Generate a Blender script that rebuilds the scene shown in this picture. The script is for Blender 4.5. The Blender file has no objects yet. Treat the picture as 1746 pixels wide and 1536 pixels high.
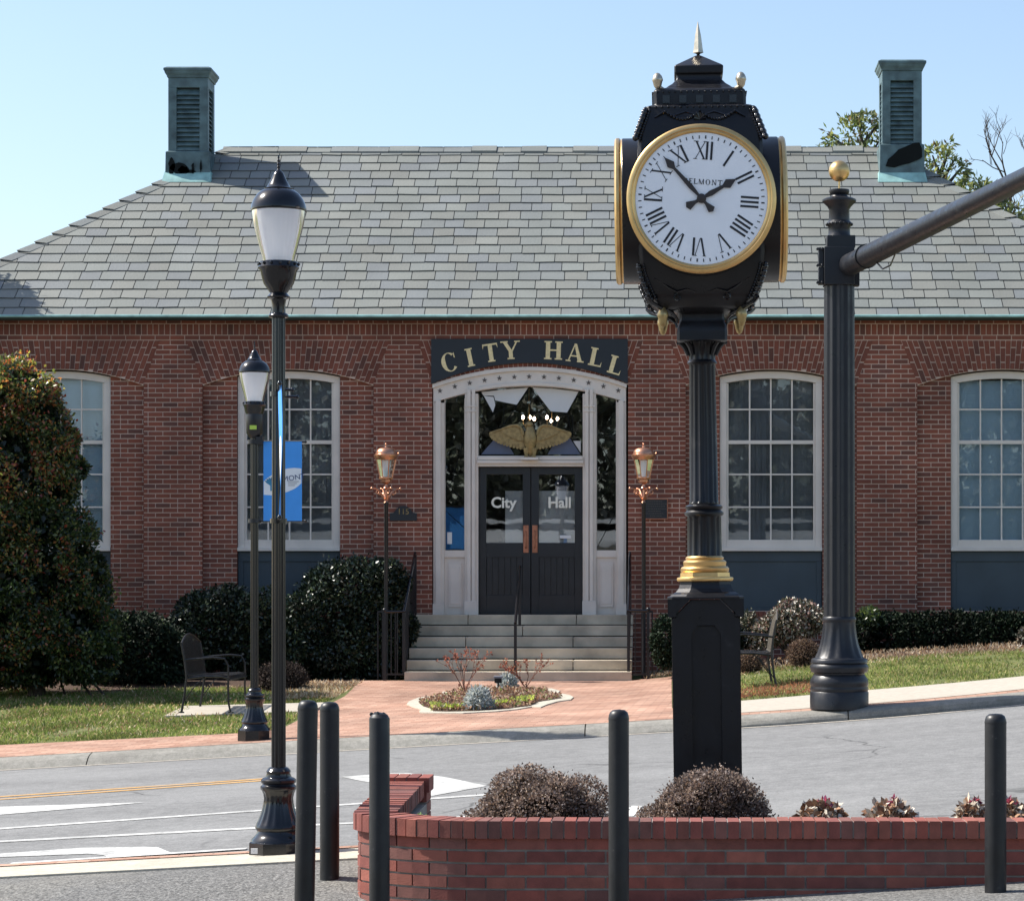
import bpy, bmesh, math, random
import numpy as np
from mathutils import Vector, Matrix, noise
R = math.radians
rnd = random.Random(7)
rs = np.random.RandomState(11)
scene = bpy.context.scene
COL = scene.collection

# ------------------------------------------------------------------ camera, sky, sun, exposure
FPX, CX, CY, W0, H0, EYE = 4500.0, 1130.0, 997.0, 1746.0, 1536.0, 1.6
cam = bpy.data.cameras.new('camera')
camo = bpy.data.objects.new('camera', cam); COL.objects.link(camo)
camo.location = (0, 0, EYE); camo.rotation_euler = (R(90), 0, 0)
cam.sensor_fit = 'HORIZONTAL'; cam.sensor_width = 36.0
cam.lens = FPX / W0 * 36.0
cam.shift_x = (W0 / 2 - CX) / W0
cam.shift_y = (CY - H0 / 2) / W0
cam.clip_start = 0.3; cam.clip_end = 3000
scene.camera = camo

SUN = Vector((1.97, -0.48, -2.16)).normalized()      # direction the light travels
sun_el = math.asin(-SUN.z); sun_az = math.atan2(-SUN.x, -SUN.y)
world = bpy.data.worlds.new('World'); scene.world = world; world.use_nodes = True
wn = world.node_tree; wn.nodes.clear()
wo = wn.nodes.new('ShaderNodeOutputWorld'); wb = wn.nodes.new('ShaderNodeBackground')
sk = wn.nodes.new('ShaderNodeTexSky'); sk.sky_type = 'NISHITA'; sk.sun_disc = False
sk.sun_elevation = sun_el; sk.sun_rotation = sun_az
sk.air_density = 1.0; sk.dust_density = 1.3; sk.ozone_density = 1.35
wb.inputs['Strength'].default_value = 0.122
wn.links.new(sk.outputs[0], wb.inputs[0]); wn.links.new(wb.outputs[0], wo.inputs[0])
sl = bpy.data.lights.new('sun', 'SUN'); sl.energy = 5.0; sl.angle = R(0.5); sl.color = (1.0, 0.95, 0.87)
slo = bpy.data.objects.new('sun', sl); COL.objects.link(slo)
slo.rotation_euler = SUN.to_track_quat('-Z', 'Y').to_euler(); slo.location = (-30, 30, 40)
scene.view_settings.view_transform = 'Standard'; scene.view_settings.look = 'None'
scene.view_settings.exposure = 0.74; scene.view_settings.gamma = 1.0

# ------------------------------------------------------------------ helpers
def P(px, py, s):                       # image point at scale s (px per metre) -> world
    return Vector(((px - CX) / s, FPX / s, EYE - (py - CY) / s))
FS = 118.0; FY = FPX / FS               # facade scale and depth
def fx(px): return (px - CX) / FS
def fz(py): return EYE + (CY - py) / FS

MATS = {}
def mk(name, col, rough=.6, metal=0., var=.12, vs=4., bump=0., bs=60., attr=False, coat=0., spec=.5, dist=.01, detail=4., trans=0., scuff=0.):
    m = bpy.data.materials.new(name); m.use_nodes = True; n = m.node_tree.nodes; L = m.node_tree.links
    b = n['Principled BSDF']; b.inputs['Roughness'].default_value = rough; b.inputs['Metallic'].default_value = metal
    b.inputs['Specular IOR Level'].default_value = spec
    if coat: b.inputs['Coat Weight'].default_value = coat; b.inputs['Coat Roughness'].default_value = .08
    if trans: b.inputs['Transmission Weight'].default_value = trans
    tc = n.new('ShaderNodeTexCoord'); nz = n.new('ShaderNodeTexNoise'); nz.inputs['Scale'].default_value = vs; nz.inputs['Detail'].default_value = detail
    L.new(tc.outputs['Object'], nz.inputs['Vector'])
    mr = n.new('ShaderNodeMapRange'); mr.inputs[1].default_value = .3; mr.inputs[2].default_value = .7
    mr.inputs[3].default_value = 1 - var; mr.inputs[4].default_value = 1 + var; L.new(nz.outputs[0], mr.inputs[0])
    mx = n.new('ShaderNodeMix'); mx.data_type = 'RGBA'; mx.blend_type = 'MULTIPLY'; mx.inputs[0].default_value = 1
    if attr:
        at = n.new('ShaderNodeAttribute'); at.attribute_name = 'Col'; L.new(at.outputs['Color'], mx.inputs[6])
    else: mx.inputs[6].default_value = (*col, 1)
    L.new(mr.outputs[0], mx.inputs[7]); L.new(mx.outputs[2], b.inputs['Base Color'])
    if scuff:
        z5 = n.new('ShaderNodeTexNoise'); z5.inputs['Scale'].default_value = 7; z5.inputs['Detail'].default_value = 9; z5.inputs['Roughness'].default_value = .72; L.new(tc.outputs['Object'], z5.inputs['Vector'])
        r5 = n.new('ShaderNodeMapRange'); r5.inputs[1].default_value = .60; r5.inputs[2].default_value = .70; r5.inputs[4].default_value = scuff; L.new(z5.outputs[0], r5.inputs[0])
        m5 = n.new('ShaderNodeMix'); m5.data_type = 'RGBA'; L.new(r5.outputs[0], m5.inputs[0]); L.new(mx.outputs[2], m5.inputs[6]); m5.inputs[7].default_value = (.16, .155, .15, 1); L.new(m5.outputs[2], b.inputs['Base Color'])
        r6 = n.new('ShaderNodeMapRange'); r6.inputs[1].default_value = .35; r6.inputs[2].default_value = .65; r6.inputs[3].default_value = rough*.75; r6.inputs[4].default_value = min(1, rough*1.45); L.new(z5.outputs[0], r6.inputs[0]); L.new(r6.outputs[0], b.inputs['Roughness'])
    if bump:
        n2 = n.new('ShaderNodeTexNoise'); n2.inputs['Scale'].default_value = bs; n2.inputs['Detail'].default_value = 6; L.new(tc.outputs['Object'], n2.inputs['Vector'])
        bp = n.new('ShaderNodeBump'); bp.inputs['Strength'].default_value = bump; bp.inputs['Distance'].default_value = dist
        L.new(n2.outputs[0], bp.inputs['Height']); L.new(bp.outputs[0], b.inputs['Normal'])
    MATS[name] = m; return m

def tag(o, label=None, cat=None, group=None, kind=None):
    if label: o['label'] = label
    if cat: o['category'] = cat
    if group: o['group'] = group
    if kind: o['kind'] = kind
    return o
def thing(name, label, cat, loc, group=None):
    o = bpy.data.objects.new(name, None); COL.objects.link(o); o.location = loc; o.empty_display_size = .2
    o['wo'] = tuple(loc)
    return tag(o, label, cat, group)
def origin(p):
    while p is not None:
        if 'wo' in p: return Vector(p['wo'])
        p = p.parent
    return Vector((0, 0, 0))
def link(name, me, parent, world_verts=True):
    o = bpy.data.objects.new(name, me); COL.objects.link(o)
    if parent is not None: o.parent = parent
    return o

class MB:
    def __init__(s): s.v = []; s.f = []; s.c = []; s.sm = []; s.col = (.5, .5, .5)
    def add(s, vs, fs, col=None, smooth=False):
        k = len(s.v); s.v.extend([tuple(v) for v in vs])
        c = col or s.col
        for f in fs: s.f.append(tuple(i + k for i in f)); s.c.append(c); s.sm.append(smooth)
    def box(s, x0, x1, y0, y1, z0, z1, col=None):
        s.add([(x0,y0,z0),(x1,y0,z0),(x1,y1,z0),(x0,y1,z0),(x0,y0,z1),(x1,y0,z1),(x1,y1,z1),(x0,y1,z1)],
              [(0,3,2,1),(4,5,6,7),(0,1,5,4),(1,2,6,5),(2,3,7,6),(3,0,4,7)], col)
    def quad(s, a, b, c, d, col=None): s.add([a, b, c, d], [(0, 1, 2, 3)], col)
    def plate(s, pts, y0, y1, col=None):          # pts (x,z) outline in the facade plane, extruded in Y; y0 = front
        ar = sum(pts[i][0]*pts[(i+1)%len(pts)][1]-pts[(i+1)%len(pts)][0]*pts[i][1] for i in range(len(pts)))
        if ar < 0: pts = pts[::-1]
        n = len(pts)
        s.add([(x, y0, z) for x, z in pts] + [(x, y1, z) for x, z in pts],
              [tuple(range(n)), tuple(range(2*n-1, n-1, -1))] + [(i, n+i, n+(i+1) % n, (i+1) % n) for i in range(n)], col)
    def slab(s, pts, z0, z1, col=None):           # pts (x,y) outline extruded in z
        ar = sum(pts[i][0]*pts[(i+1)%len(pts)][1]-pts[(i+1)%len(pts)][0]*pts[i][1] for i in range(len(pts)))
        if ar < 0: pts = pts[::-1]
        n = len(pts)
        s.add([(x, y, z1) for x, y in pts] + [(x, y, z0) for x, y in pts],
              [tuple(range(n)), tuple(range(2*n-1, n-1, -1))] + [(i, n+i, n+(i+1) % n, (i+1) % n) for i in range(n)], col)
    def lathe(s, prof, c, seg=24, fl=None, rot=0., smooth=True, col=None, cap=True, axis='z'):
        # prof [(r,z)], c centre; fl = (count, depth, z0, z1) fluting
        vs = []; fs = []
        for r, z in prof:
            for i in range(seg):
                a = rot + 2*math.pi*i/seg; q = r
                if fl and fl[2] <= z <= fl[3]:
                    q = r*(1 - fl[1]*(0.5 - 0.5*math.cos(fl[0]*(a-rot))))
                x, y = q*math.cos(a), q*math.sin(a)
                if axis == 'z': vs.append((c[0]+x, c[1]+y, c[2]+z))
                elif axis == 'y': vs.append((c[0]+x, c[1]+z, c[2]-y))
                else: vs.append((c[0]+z, c[1]+x, c[2]+y))
        n = len(prof)
        for j in range(n-1):
            for i in range(seg):
                a, b = j*seg+i, j*seg+(i+1) % seg
                fs.append((a, b, b+seg, a+seg))
        if cap:
            fs.append(tuple(reversed(range(seg)))); fs.append(tuple(range((n-1)*seg, n*seg)))
        k0 = len(fs) - (2 if cap else 0); s.add(vs, fs[:k0], col, smooth); base = len(s.v)-len(vs)
        for f in fs[k0:]: s.f.append(tuple(i+base for i in f)); s.c.append(col or s.col); s.sm.append(False)
    def tube(s, path, r, seg=8, col=None, smooth=True):
        path = [Vector(p) for p in path]; n = len(path)
        rr = r if isinstance(r, (list, tuple)) else [r]*n
        vs = []; fs = []; up = None
        for k, p in enumerate(path):
            t = (path[min(k+1, n-1)] - path[max(k-1, 0)]).normalized()
            if up is None: up = Vector((0, 0, 1)) if abs(t.z) < .9 else Vector((0, 1, 0))
            a = t.cross(up).normalized(); b = a.cross(t).normalized(); up = b
            for i in range(seg):
                q = 2*math.pi*i/seg
                vs.append(p + a*math.cos(q)*rr[k] + b*math.sin(q)*rr[k])
        for k in range(n-1):
            for i in range(seg):
                a, b = k*seg+i, k*seg+(i+1) % seg
                fs.append((a, b, b+seg, a+seg))
        fs.append(tuple(reversed(range(seg)))); fs.append(tuple(range((n-1)*seg, n*seg)))
        s.add(vs, fs, col, smooth)
    def ball(s, c, r, seg=10, rings=7, col=None, sz=1.):
        s.lathe([(max(r*math.sin(math.pi*j/rings), r*.02), -r*sz*math.cos(math.pi*j/rings)) for j in range(rings+1)], c, seg, col=col)
    def build(s, name, mat, parent=None, attr=False, org=None, bevel=0.):
        o0 = Vector(org) if org is not None else origin(parent)
        me = bpy.data.meshes.new(name)
        v = np.array(s.v, dtype=np.float64) - np.array(o0)
        me.from_pydata(v.tolist(), [], s.f)
        me.polygons.foreach_set('use_smooth', s.sm)
        if attr:
            a = me.attributes.new('Col', 'FLOAT_COLOR', 'FACE')
            a.data.foreach_set('color', np.array([(*c, 1) for c in s.c], dtype=np.float32).ravel())
        me.materials.append(MATS[mat] if isinstance(mat, str) else mat)
        bm = bmesh.new(); bm.from_mesh(me); bmesh.ops.recalc_face_normals(bm, faces=bm.faces) if not attr else None
        bm.to_mesh(me); bm.free(); me.update()
        if any(s.sm): me.set_sharp_from_angle(angle=R(42))
        o = link(name, me, parent)
        if org is not None: o.location = o0
        if bevel:
            md = o.modifiers.new('bevel', 'BEVEL'); md.width = bevel; md.segments = 2; md.limit_method = 'ANGLE'; md.angle_limit = R(40)
        return o

def text_mesh(name, body, size, mat, parent, loc, ext=.002, rotx=90, roty=0., xs=1., bold=0., align='CENTER'):
    cu = bpy.data.curves.new(name, 'FONT'); cu.body = body; cu.size = size; cu.extrude = ext; cu.align_x = align; cu.align_y = 'CENTER'; cu.offset = bold; cu.resolution_u = 3
    ob = bpy.data.objects.new(name, cu); COL.objects.link(ob)
    dg = bpy.context.evaluated_depsgraph_get(); me = bpy.data.meshes.new_from_object(ob.evaluated_get(dg))
    bpy.data.objects.remove(ob); bpy.data.curves.remove(cu)
    M = Matrix.Rotation(R(roty), 4, 'Y') @ Matrix.Rotation(R(rotx), 4, 'X') @ Matrix.Diagonal((xs, 1, 1, 1))
    me.transform(Matrix.Translation(Vector(loc) - origin(parent)) @ M)
    me.materials.clear(); me.materials.append(MATS[mat])
    return link(name, me, parent)

def copy_tree(o, parent=None):
    c = o.copy(); COL.objects.link(c); c.parent = parent
    for ch in list(o.children): copy_tree(ch, c)
    return c

# serif strokes: polygons in a unit-height cell, x centred
def bar(x0, y0, x1, y1, w):
    return [(x0-w/2, y0), (x0+w/2, y0), (x1+w/2, y1), (x1-w/2, y1)]
def rect(x0, x1, y0, y1): return [(x0, y0), (x1, y0), (x1, y1), (x0, y1)]
def arc(cx, cy, rx, ry, a0, a1, w, n=12):
    out = []; inn = []
    for i in range(n+1):
        a = R(a0+(a1-a0)*i/n); k = abs(math.cos(a)); t = w*(.25+.75*k)
        out.append((cx+rx*math.cos(a), cy+ry*math.sin(a))); inn.append((cx+(rx-t)*math.cos(a), cy+(ry-t*.6)*math.sin(a)))
    return out, inn
def ringpolys(cx, cy, rx, ry, a0, a1, w, n=12):
    o, i = arc(cx, cy, rx, ry, a0, a1, w, n)
    return [[o[k], o[k+1], i[k+1], i[k]] for k in range(n)]
def glyph(ch, T=.2, t=.08, sf=.09):
    G = []
    if ch == 'I': G = [rect(-T/2, T/2, 0, 1), rect(-T/2-sf, T/2+sf, 0, t), rect(-T/2-sf, T/2+sf, 1-t, 1)]
    elif ch == 'i': G = [rect(-T/2, T/2, 0, 1)]
    elif ch == 'T': G = [rect(-T/2, T/2, 0, 1), rect(-.42, .42, 1-t*1.2, 1), rect(-T/2-sf, T/2+sf, 0, t), [(-.42, 1), (-.42, .72), (-.36, .9), (-.36, 1)], [(.42, 1), (.36, 1), (.36, .9), (.42, .72)]]
    elif ch == 'H': G = [rect(-.42, -.42+T, 0, 1), rect(.42-T, .42, 0, 1), rect(-.42, .42, .47, .47+t*1.1)] + [rect(a-sf, a+T+sf, b, b+t) for a in (-.42, .42-T) for b in (0, 1-t)]
    elif ch == 'L': G = [rect(-.28, -.28+T, 0, 1), rect(-.28-sf, -.28+T+sf, 1-t, 1), rect(-.28-sf, .36, 0, t*1.1), [(.36, 0), (.36, .3), (.3, .1), (.3, 0)]]
    elif ch == 'E': G = [rect(-.28, -.28+T, 0, 1), rect(-.34, .3, 0, t), rect(-.34, .3, 1-t, 1), rect(-.28, .16, .47, .47+t)]
    elif ch == 'Y': G = [rect(-T/2, T/2, 0, .5), [(-T/2, .42), (T/2, .42), (-.28+T*.2, 1), (-.48+T*.1, 1)], [(0, .42), (T/2, .42), (.42, 1), (.34, 1)], rect(-T/2-sf, T/2+sf, 0, t), rect(-.56, -.14, 1-t, 1), rect(.22, .54, 1-t, 1)]
    elif ch == 'A': G = [bar(-.34, 0, -.02, 1, t), [(.34-T*.6, 0), (.34+T*.5, 0), (.06, 1), (-.08, 1)], rect(-.24, .22, .28, .28+t), rect(-.48, -.2, 0, t), rect(.16, .54, 0, t)]
    elif ch == 'V': G = [bar(-.3, 1, -.02, 0, T), bar(.32, 1, .04, 0, t), rect(-.3-T/2-.05, -.3+T/2+.05, 1-t*.8, 1), rect(.2, .44, 1-t*.8, 1)]
    elif ch == 'X': G = [bar(-.3, 1, .3, 0, T), bar(.3, 1, -.3, 0, t), rect(-.46, -.14, 1-t*.8, 1), rect(.18, .42, 1-t*.8, 1), rect(.14, .46, 0, t*.8), rect(-.42, -.18, 0, t*.8)]
    elif ch == 'C': G = ringpolys(.06, .5, .46, .53, 48, 318, T*1.1, 18) + [[(.36, .9), (.42, .98), (.42, .66), (.36, .7)]]
    elif ch == 'O': G = ringpolys(0, .5, .44, .52, 0, 360, T*1.1, 20)
    elif ch == 'N': G = [rect(-.36, -.36+t, 0, 1), rect(.36-t, .36, 0, 1), bar(-.3, 1, .3, 0, T), rect(-.46, -.2, 0, t), rect(.2, .46, 1-t, 1)]
    elif ch == 'M': G = [rect(-.46, -.46+t, 0, 1), rect(.46-T, .46, 0, 1), bar(-.4, 1, 0, 0, T), bar(.38, 1, 0, 0, t)]
    elif ch == 'B': G = [rect(-.3, -.3+T, 0, 1), rect(-.3, 0, 0, t), rect(-.3, 0, 1-t, 1), rect(-.3, 0, .48, .48+t)] + ringpolys(0, .26, .3, .27, -90, 90, T, 8) + ringpolys(0, .76, .26, .25, -90, 90, T, 8)
    return G
def put_glyph(mb, ch, cx, cz, h, rot, y, th=.004, ws=1., eps=.0002, **k):
    c, s_ = math.cos(rot), math.sin(rot)        # rot clockwise seen from the front
    for i, pl in enumerate(glyph(ch, **k)):
        pts = []
        for x, z in pl:
            x *= h*ws; z = (z-.5)*h
            pts.append((cx + x*c + z*s_, cz - x*s_ + z*c))
        mb.plate(pts, y - i*eps, y + th)
# ------------------------------------------------------------------ materials
def lerp(a, b, t): return a + (b-a)*t
mk('facade_brick', None or (1,1,1), .85, attr=True, var=.30, vs=1.1, detail=9, bump=.5, bs=90, dist=.004)
mk('planter_brick', (1,1,1), .8, attr=True, var=.18, vs=14, bump=.6, bs=120, dist=.003)
mk('slate', (1,1,1), .62, attr=True, var=.09, vs=1.3, detail=9, bump=.5, bs=30, dist=.006)
mk('cream_paint', (.68,.61,.54), .5, var=.07, vs=3)
mk('navy_paint', (.010,.014,.020), .42, var=.15, vs=3)
mk('panel_paint', (.040,.058,.072), .5, var=.14, vs=2.5)
mk('door_paint', (.012,.014,.018), .32, var=.2, vs=6)
mk('gold_leaf', (.62,.45,.17), .38, .55, var=.1, vs=20)
mk('gold_letter', (.80,.66,.36), .55, 0, var=.12, vs=30)
mk('brass', (.68,.45,.19), .34, .9, var=.08, vs=18)
mk('old_gold', (.30,.215,.09), .5, .35, var=.3, vs=22, bump=.3, bs=70, dist=.004)
mk('pendant_gold', (.40,.30,.14), .38, .8, var=.2, vs=30)
mk('silver_gold', (.55,.48,.36), .3, .85, var=.15, vs=30)
mk('black_gloss', (.006,.0065,.009), .17, 0, var=.2, vs=5, coat=.25, spec=.4)
mk('black_iron', (.010,.010,.012), .36, 0, var=.25, vs=8, bump=.08, bs=60, dist=.002)
mk('black_satin', (.009,.009,.011), .33, 0, spec=.34, scuff=.10, var=.2, vs=4, bump=.05, bs=40, dist=.002)
mk('grey_black', (.013,.014,.018), .34, .0, spec=.36, scuff=.16, var=.15, vs=4, bump=.06, bs=40, dist=.002)
mk('bollard_paint', (.011,.0115,.013), .40, 0, spec=.4, var=.3, vs=9, scuff=.45, bump=.15, bs=90, dist=.0015)
mk('copper', (.58,.29,.18), .33, .9, var=.12, vs=20)
mk('copper_plate', (.42,.18,.11), .4, .8, var=.25, vs=14)
mk('star_paint', (.10,.085,.075), .6)
mk('white_dial', (.88,.89,.92), .35, var=.02, vs=6)
mk('dial_black', (.012,.012,.016), .5)
mk('hand_brown', (.030,.022,.020), .45)
mk('white_vinyl', (.80,.78,.68), .5, var=.04)
mk('banner_blue', (.05,.29,.74), .6, var=.05, vs=6)
mk('banner_white', (.70,.72,.74), .6, var=.04)
mk('banner_ink', (.03,.05,.14), .6)
mk('banner_teal', (.03,.19,.33), .6)
mk('sticker_yellow', (.45,.62,.08), .5)
mk('limestone', (.50,.425,.32), .8, var=.32, vs=2.3, bump=.4, bs=40, dist=.006, detail=8)
mk('fascia_paint', (.012,.022,.019), .5)
mk('gloss_leaves', (1,1,1), .36, attr=True, var=.15, vs=2, spec=.5)
mk('copper_green', (.078,.130,.140), .55, 0, var=.42, vs=5.5, bump=.15, bs=30, dist=.003, detail=8)
mk('stain', (.010,.012,.012), .9, spec=.1)
mk('interior', (.05,.047,.042), .8)
mk('interior_star', (.10,.10,.105), .7)
mk('blind_pale', (.62,.74,.80), .8, var=.05, vs=2)
mk('blind_dark', (.22,.22,.22), .8, var=.25, vs=1.6)
mk('glare_grey', (.62,.63,.63), .5, var=.04, vs=3)
mk('tint_blue', (.10,.12,.19), .35, var=.1, vs=4)
mk('reflection_pale', (.80,.80,.72), .7, var=.08, vs=2)
mk('bark', (.055,.042,.033), .9, var=.3, vs=12, bump=.6, bs=30, dist=.01)
mk('leaves', (1,1,1), .33, attr=True, var=.15, vs=2, spec=.6)
mk('dark_leaves', (.6,.6,.6), .6, attr=True, var=.15, vs=2, spec=.12)
def translucent(name, f, gain):
    m = MATS[name]; n = m.node_tree.nodes; L = m.node_tree.links; b = n['Principled BSDF']; o = n['Material Output']
    t = n.new('ShaderNodeBsdfTranslucent'); src = b.inputs['Base Color'].links[0].from_socket
    g = n.new('ShaderNodeMix'); g.data_type = 'RGBA'; g.blend_type = 'MULTIPLY'; g.inputs[0].default_value = 1; g.clamp_result = False; L.new(src, g.inputs[6]); g.inputs[7].default_value = (*gain, 1); L.new(g.outputs[2], t.inputs[0])
    mx = n.new('ShaderNodeMixShader'); mx.inputs[0].default_value = f; L.new(b.outputs[0], mx.inputs[1]); L.new(t.outputs[0], mx.inputs[2]); L.new(mx.outputs[0], o.inputs[0])
translucent('leaves', .38, (2.6, 2.6, 1.6))
mk('dry_leaves', (1,1,1), .8, attr=True, var=.15, vs=9, spec=.2)
translucent('dry_leaves', .35, (1.6, 1.5, 1.3))
mk('stems', (1,1,1), .8, attr=True, var=.15, vs=9, spec=.2)
mk('storefront', (.50,.50,.48), .7, var=.06, vs=1)
mk('dark_window', (.02,.025,.03), .2)
mk('mesh_metal', (.014,.013,.013), .4, .2, var=.2, vs=9)
mk('mesh_taupe', (.085,.075,.06), .5, .1, var=.2, vs=9)
mk('timber_cap', (.09,.07,.05), .8)
mk('plastic_grey', (.30,.30,.33), .5)
mk('sticker_white', (.7,.7,.7), .5)

GK = .82
def ground_mat(name, c1, c2, vs, c3=None, vs3=.6, rough=.9, bump=.3, bs=120, dist=.004, f3=.5, speck=0., cracks=0., tracks=0.):
    c1, c2 = [tuple(q*GK for q in c) for c in (c1, c2)]; c3 = c3 and tuple(q*GK for q in c3)
    m = bpy.data.materials.new(name); m.use_nodes = True; n = m.node_tree.nodes; L = m.node_tree.links
    b = n['Principled BSDF']; b.inputs['Roughness'].default_value = rough; b.inputs['Specular IOR Level'].default_value = .25
    tc = n.new('ShaderNodeTexCoord')
    def noise_(s, d=6): 
        z = n.new('ShaderNodeTexNoise'); z.inputs['Scale'].default_value = s; z.inputs['Detail'].default_value = d; L.new(tc.outputs['Object'], z.inputs['Vector']); return z
    z1 = noise_(vs); cr = n.new('ShaderNodeValToRGB'); cr.color_ramp.elements[0].position = .35; cr.color_ramp.elements[1].position = .65
    cr.color_ramp.elements[0].color = (*c1, 1); cr.color_ramp.elements[1].color = (*c2, 1); L.new(z1.outputs[0], cr.inputs[0]); out = cr.outputs[0]
    if c3:
        z3 = noise_(vs3, 5); r3 = n.new('ShaderNodeMapRange'); r3.inputs[1].default_value = .5; r3.inputs[2].default_value = .68; r3.inputs[4].default_value = f3; L.new(z3.outputs[0], r3.inputs[0])
        mx = n.new('ShaderNodeMix'); mx.data_type = 'RGBA'; L.new(r3.outputs[0], mx.inputs[0]); L.new(out, mx.inputs[6]); mx.inputs[7].default_value = (*c3, 1); out = mx.outputs[2]
    if speck:
        vo = n.new('ShaderNodeTexVoronoi'); vo.inputs['Scale'].default_value = 85; L.new(tc.outputs['Object'], vo.inputs['Vector'])
        rr = n.new('ShaderNodeSeparateColor'); L.new(vo.outputs['Color'], rr.inputs[0])
        r4 = n.new('ShaderNodeMapRange'); r4.inputs[3].default_value = 1-speck; r4.inputs[4].default_value = 1+speck; L.new(rr.outputs[0], r4.inputs[0])
        mx = n.new('ShaderNodeMix'); mx.data_type = 'RGBA'; mx.blend_type = 'MULTIPLY'; mx.inputs[0].default_value = 1; L.new(out, mx.inputs[6]); L.new(r4.outputs[0], mx.inputs[7]); out = mx.outputs[2]
    if tracks:
        mp = n.new('ShaderNodeMapping'); mp.inputs['Scale'].default_value = (.09, 1.5, 1); L.new(tc.outputs['Object'], mp.inputs[0]); tz = n.new('ShaderNodeTexNoise'); tz.inputs['Scale'].default_value = 1; tz.inputs['Detail'].default_value = 7; L.new(mp.outputs[0], tz.inputs['Vector'])
        r7 = n.new('ShaderNodeMapRange'); r7.inputs[1].default_value = .35; r7.inputs[2].default_value = .65; r7.inputs[3].default_value = 1-tracks; r7.inputs[4].default_value = 1+tracks; L.new(tz.outputs[0], r7.inputs[0])
        mx = n.new('ShaderNodeMix'); mx.data_type = 'RGBA'; mx.blend_type = 'MULTIPLY'; mx.inputs[0].default_value = 1; L.new(out, mx.inputs[6]); L.new(r7.outputs[0], mx.inputs[7]); out = mx.outputs[2]
    if cracks:
        wz = noise_(1.5, 4); vm = n.new('ShaderNodeMix'); vm.data_type = 'RGBA'; vm.inputs[0].default_value = .3; L.new(tc.outputs['Object'], vm.inputs[6]); L.new(wz.outputs['Color'], vm.inputs[7])
        vo = n.new('ShaderNodeTexVoronoi'); vo.feature = 'DISTANCE_TO_EDGE'; vo.inputs['Scale'].default_value = .55; L.new(vm.outputs[2], vo.inputs['Vector'])
        gate = noise_(.35, 2)
        r5 = n.new('ShaderNodeMapRange'); r5.inputs[1].default_value = 0; r5.inputs[2].default_value = .009; r5.inputs[3].default_value = 1-cracks; r5.inputs[4].default_value = 1; L.new(vo.outputs['Distance'], r5.inputs[0])
        g2 = n.new('ShaderNodeMapRange'); g2.inputs[1].default_value = .5; g2.inputs[2].default_value = .56; L.new(gate.outputs[0], g2.inputs[0])
        mx = n.new('ShaderNodeMix'); mx.data_type = 'RGBA'; mx.blend_type = 'MULTIPLY'; L.new(g2.outputs[0], mx.inputs[0]); L.new(out, mx.inputs[6]); L.new(r5.outputs[0], mx.inputs[7]); out = mx.outputs[2]
    L.new(out, b.inputs['Base Color'])
    if bump:
        z2 = noise_(bs); bp = n.new('ShaderNodeBump'); bp.inputs['Strength'].default_value = bump; bp.inputs['Distance'].default_value = dist
        L.new(z2.outputs[0], bp.inputs['Height']); L.new(bp.outputs[0], b.inputs['Normal'])
    MATS[name] = m; return m
ground_mat('asphalt', (.195,.195,.192), (.245,.244,.24), 9, (.30,.30,.295), .45, speck=.2, tracks=.06, cracks=.6, bump=.35)
ground_mat('asphalt_lot', (.135,.135,.13), (.215,.21,.20), 38, (.26,.245,.21), .9, speck=.45, bump=.8, bs=70, dist=.01)
ground_mat('road_white', (.50,.50,.48), (.66,.66,.64), 22, (.32,.32,.31), 5, f3=.75, speck=.16, tracks=.1, bump=.2)
ground_mat('road_yellow', (.62,.34,.10), (.70,.42,.16), 20, (.45,.38,.3), 3, bump=.2)
ground_mat('kerb_concrete', (.255,.245,.215), (.33,.315,.28), 14, (.19,.18,.16), 1.4, speck=.12, bump=.3)
ground_mat('walk_concrete', (.45,.405,.34), (.52,.475,.40), 14, (.48,.43,.36), 1.2, speck=.06, bump=.2)
ground_mat('strip_concrete', (.50,.465,.38), (.58,.54,.45), 14, (.42,.38,.30), 1.2, speck=.1, bump=.2)
ground_mat('lawn_soil', (.10,.12,.04), (.17,.19,.06), 7, (.28,.23,.14), 1.3, bump=.8, bs=40, dist=.02)
ground_mat('mulch', (.055,.035,.025), (.13,.08,.055), 30, bump=1, bs=60, dist=.02)
ground_mat('bare_land', (.17,.17,.14), (.24,.23,.19), .5, bump=.2)

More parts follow.
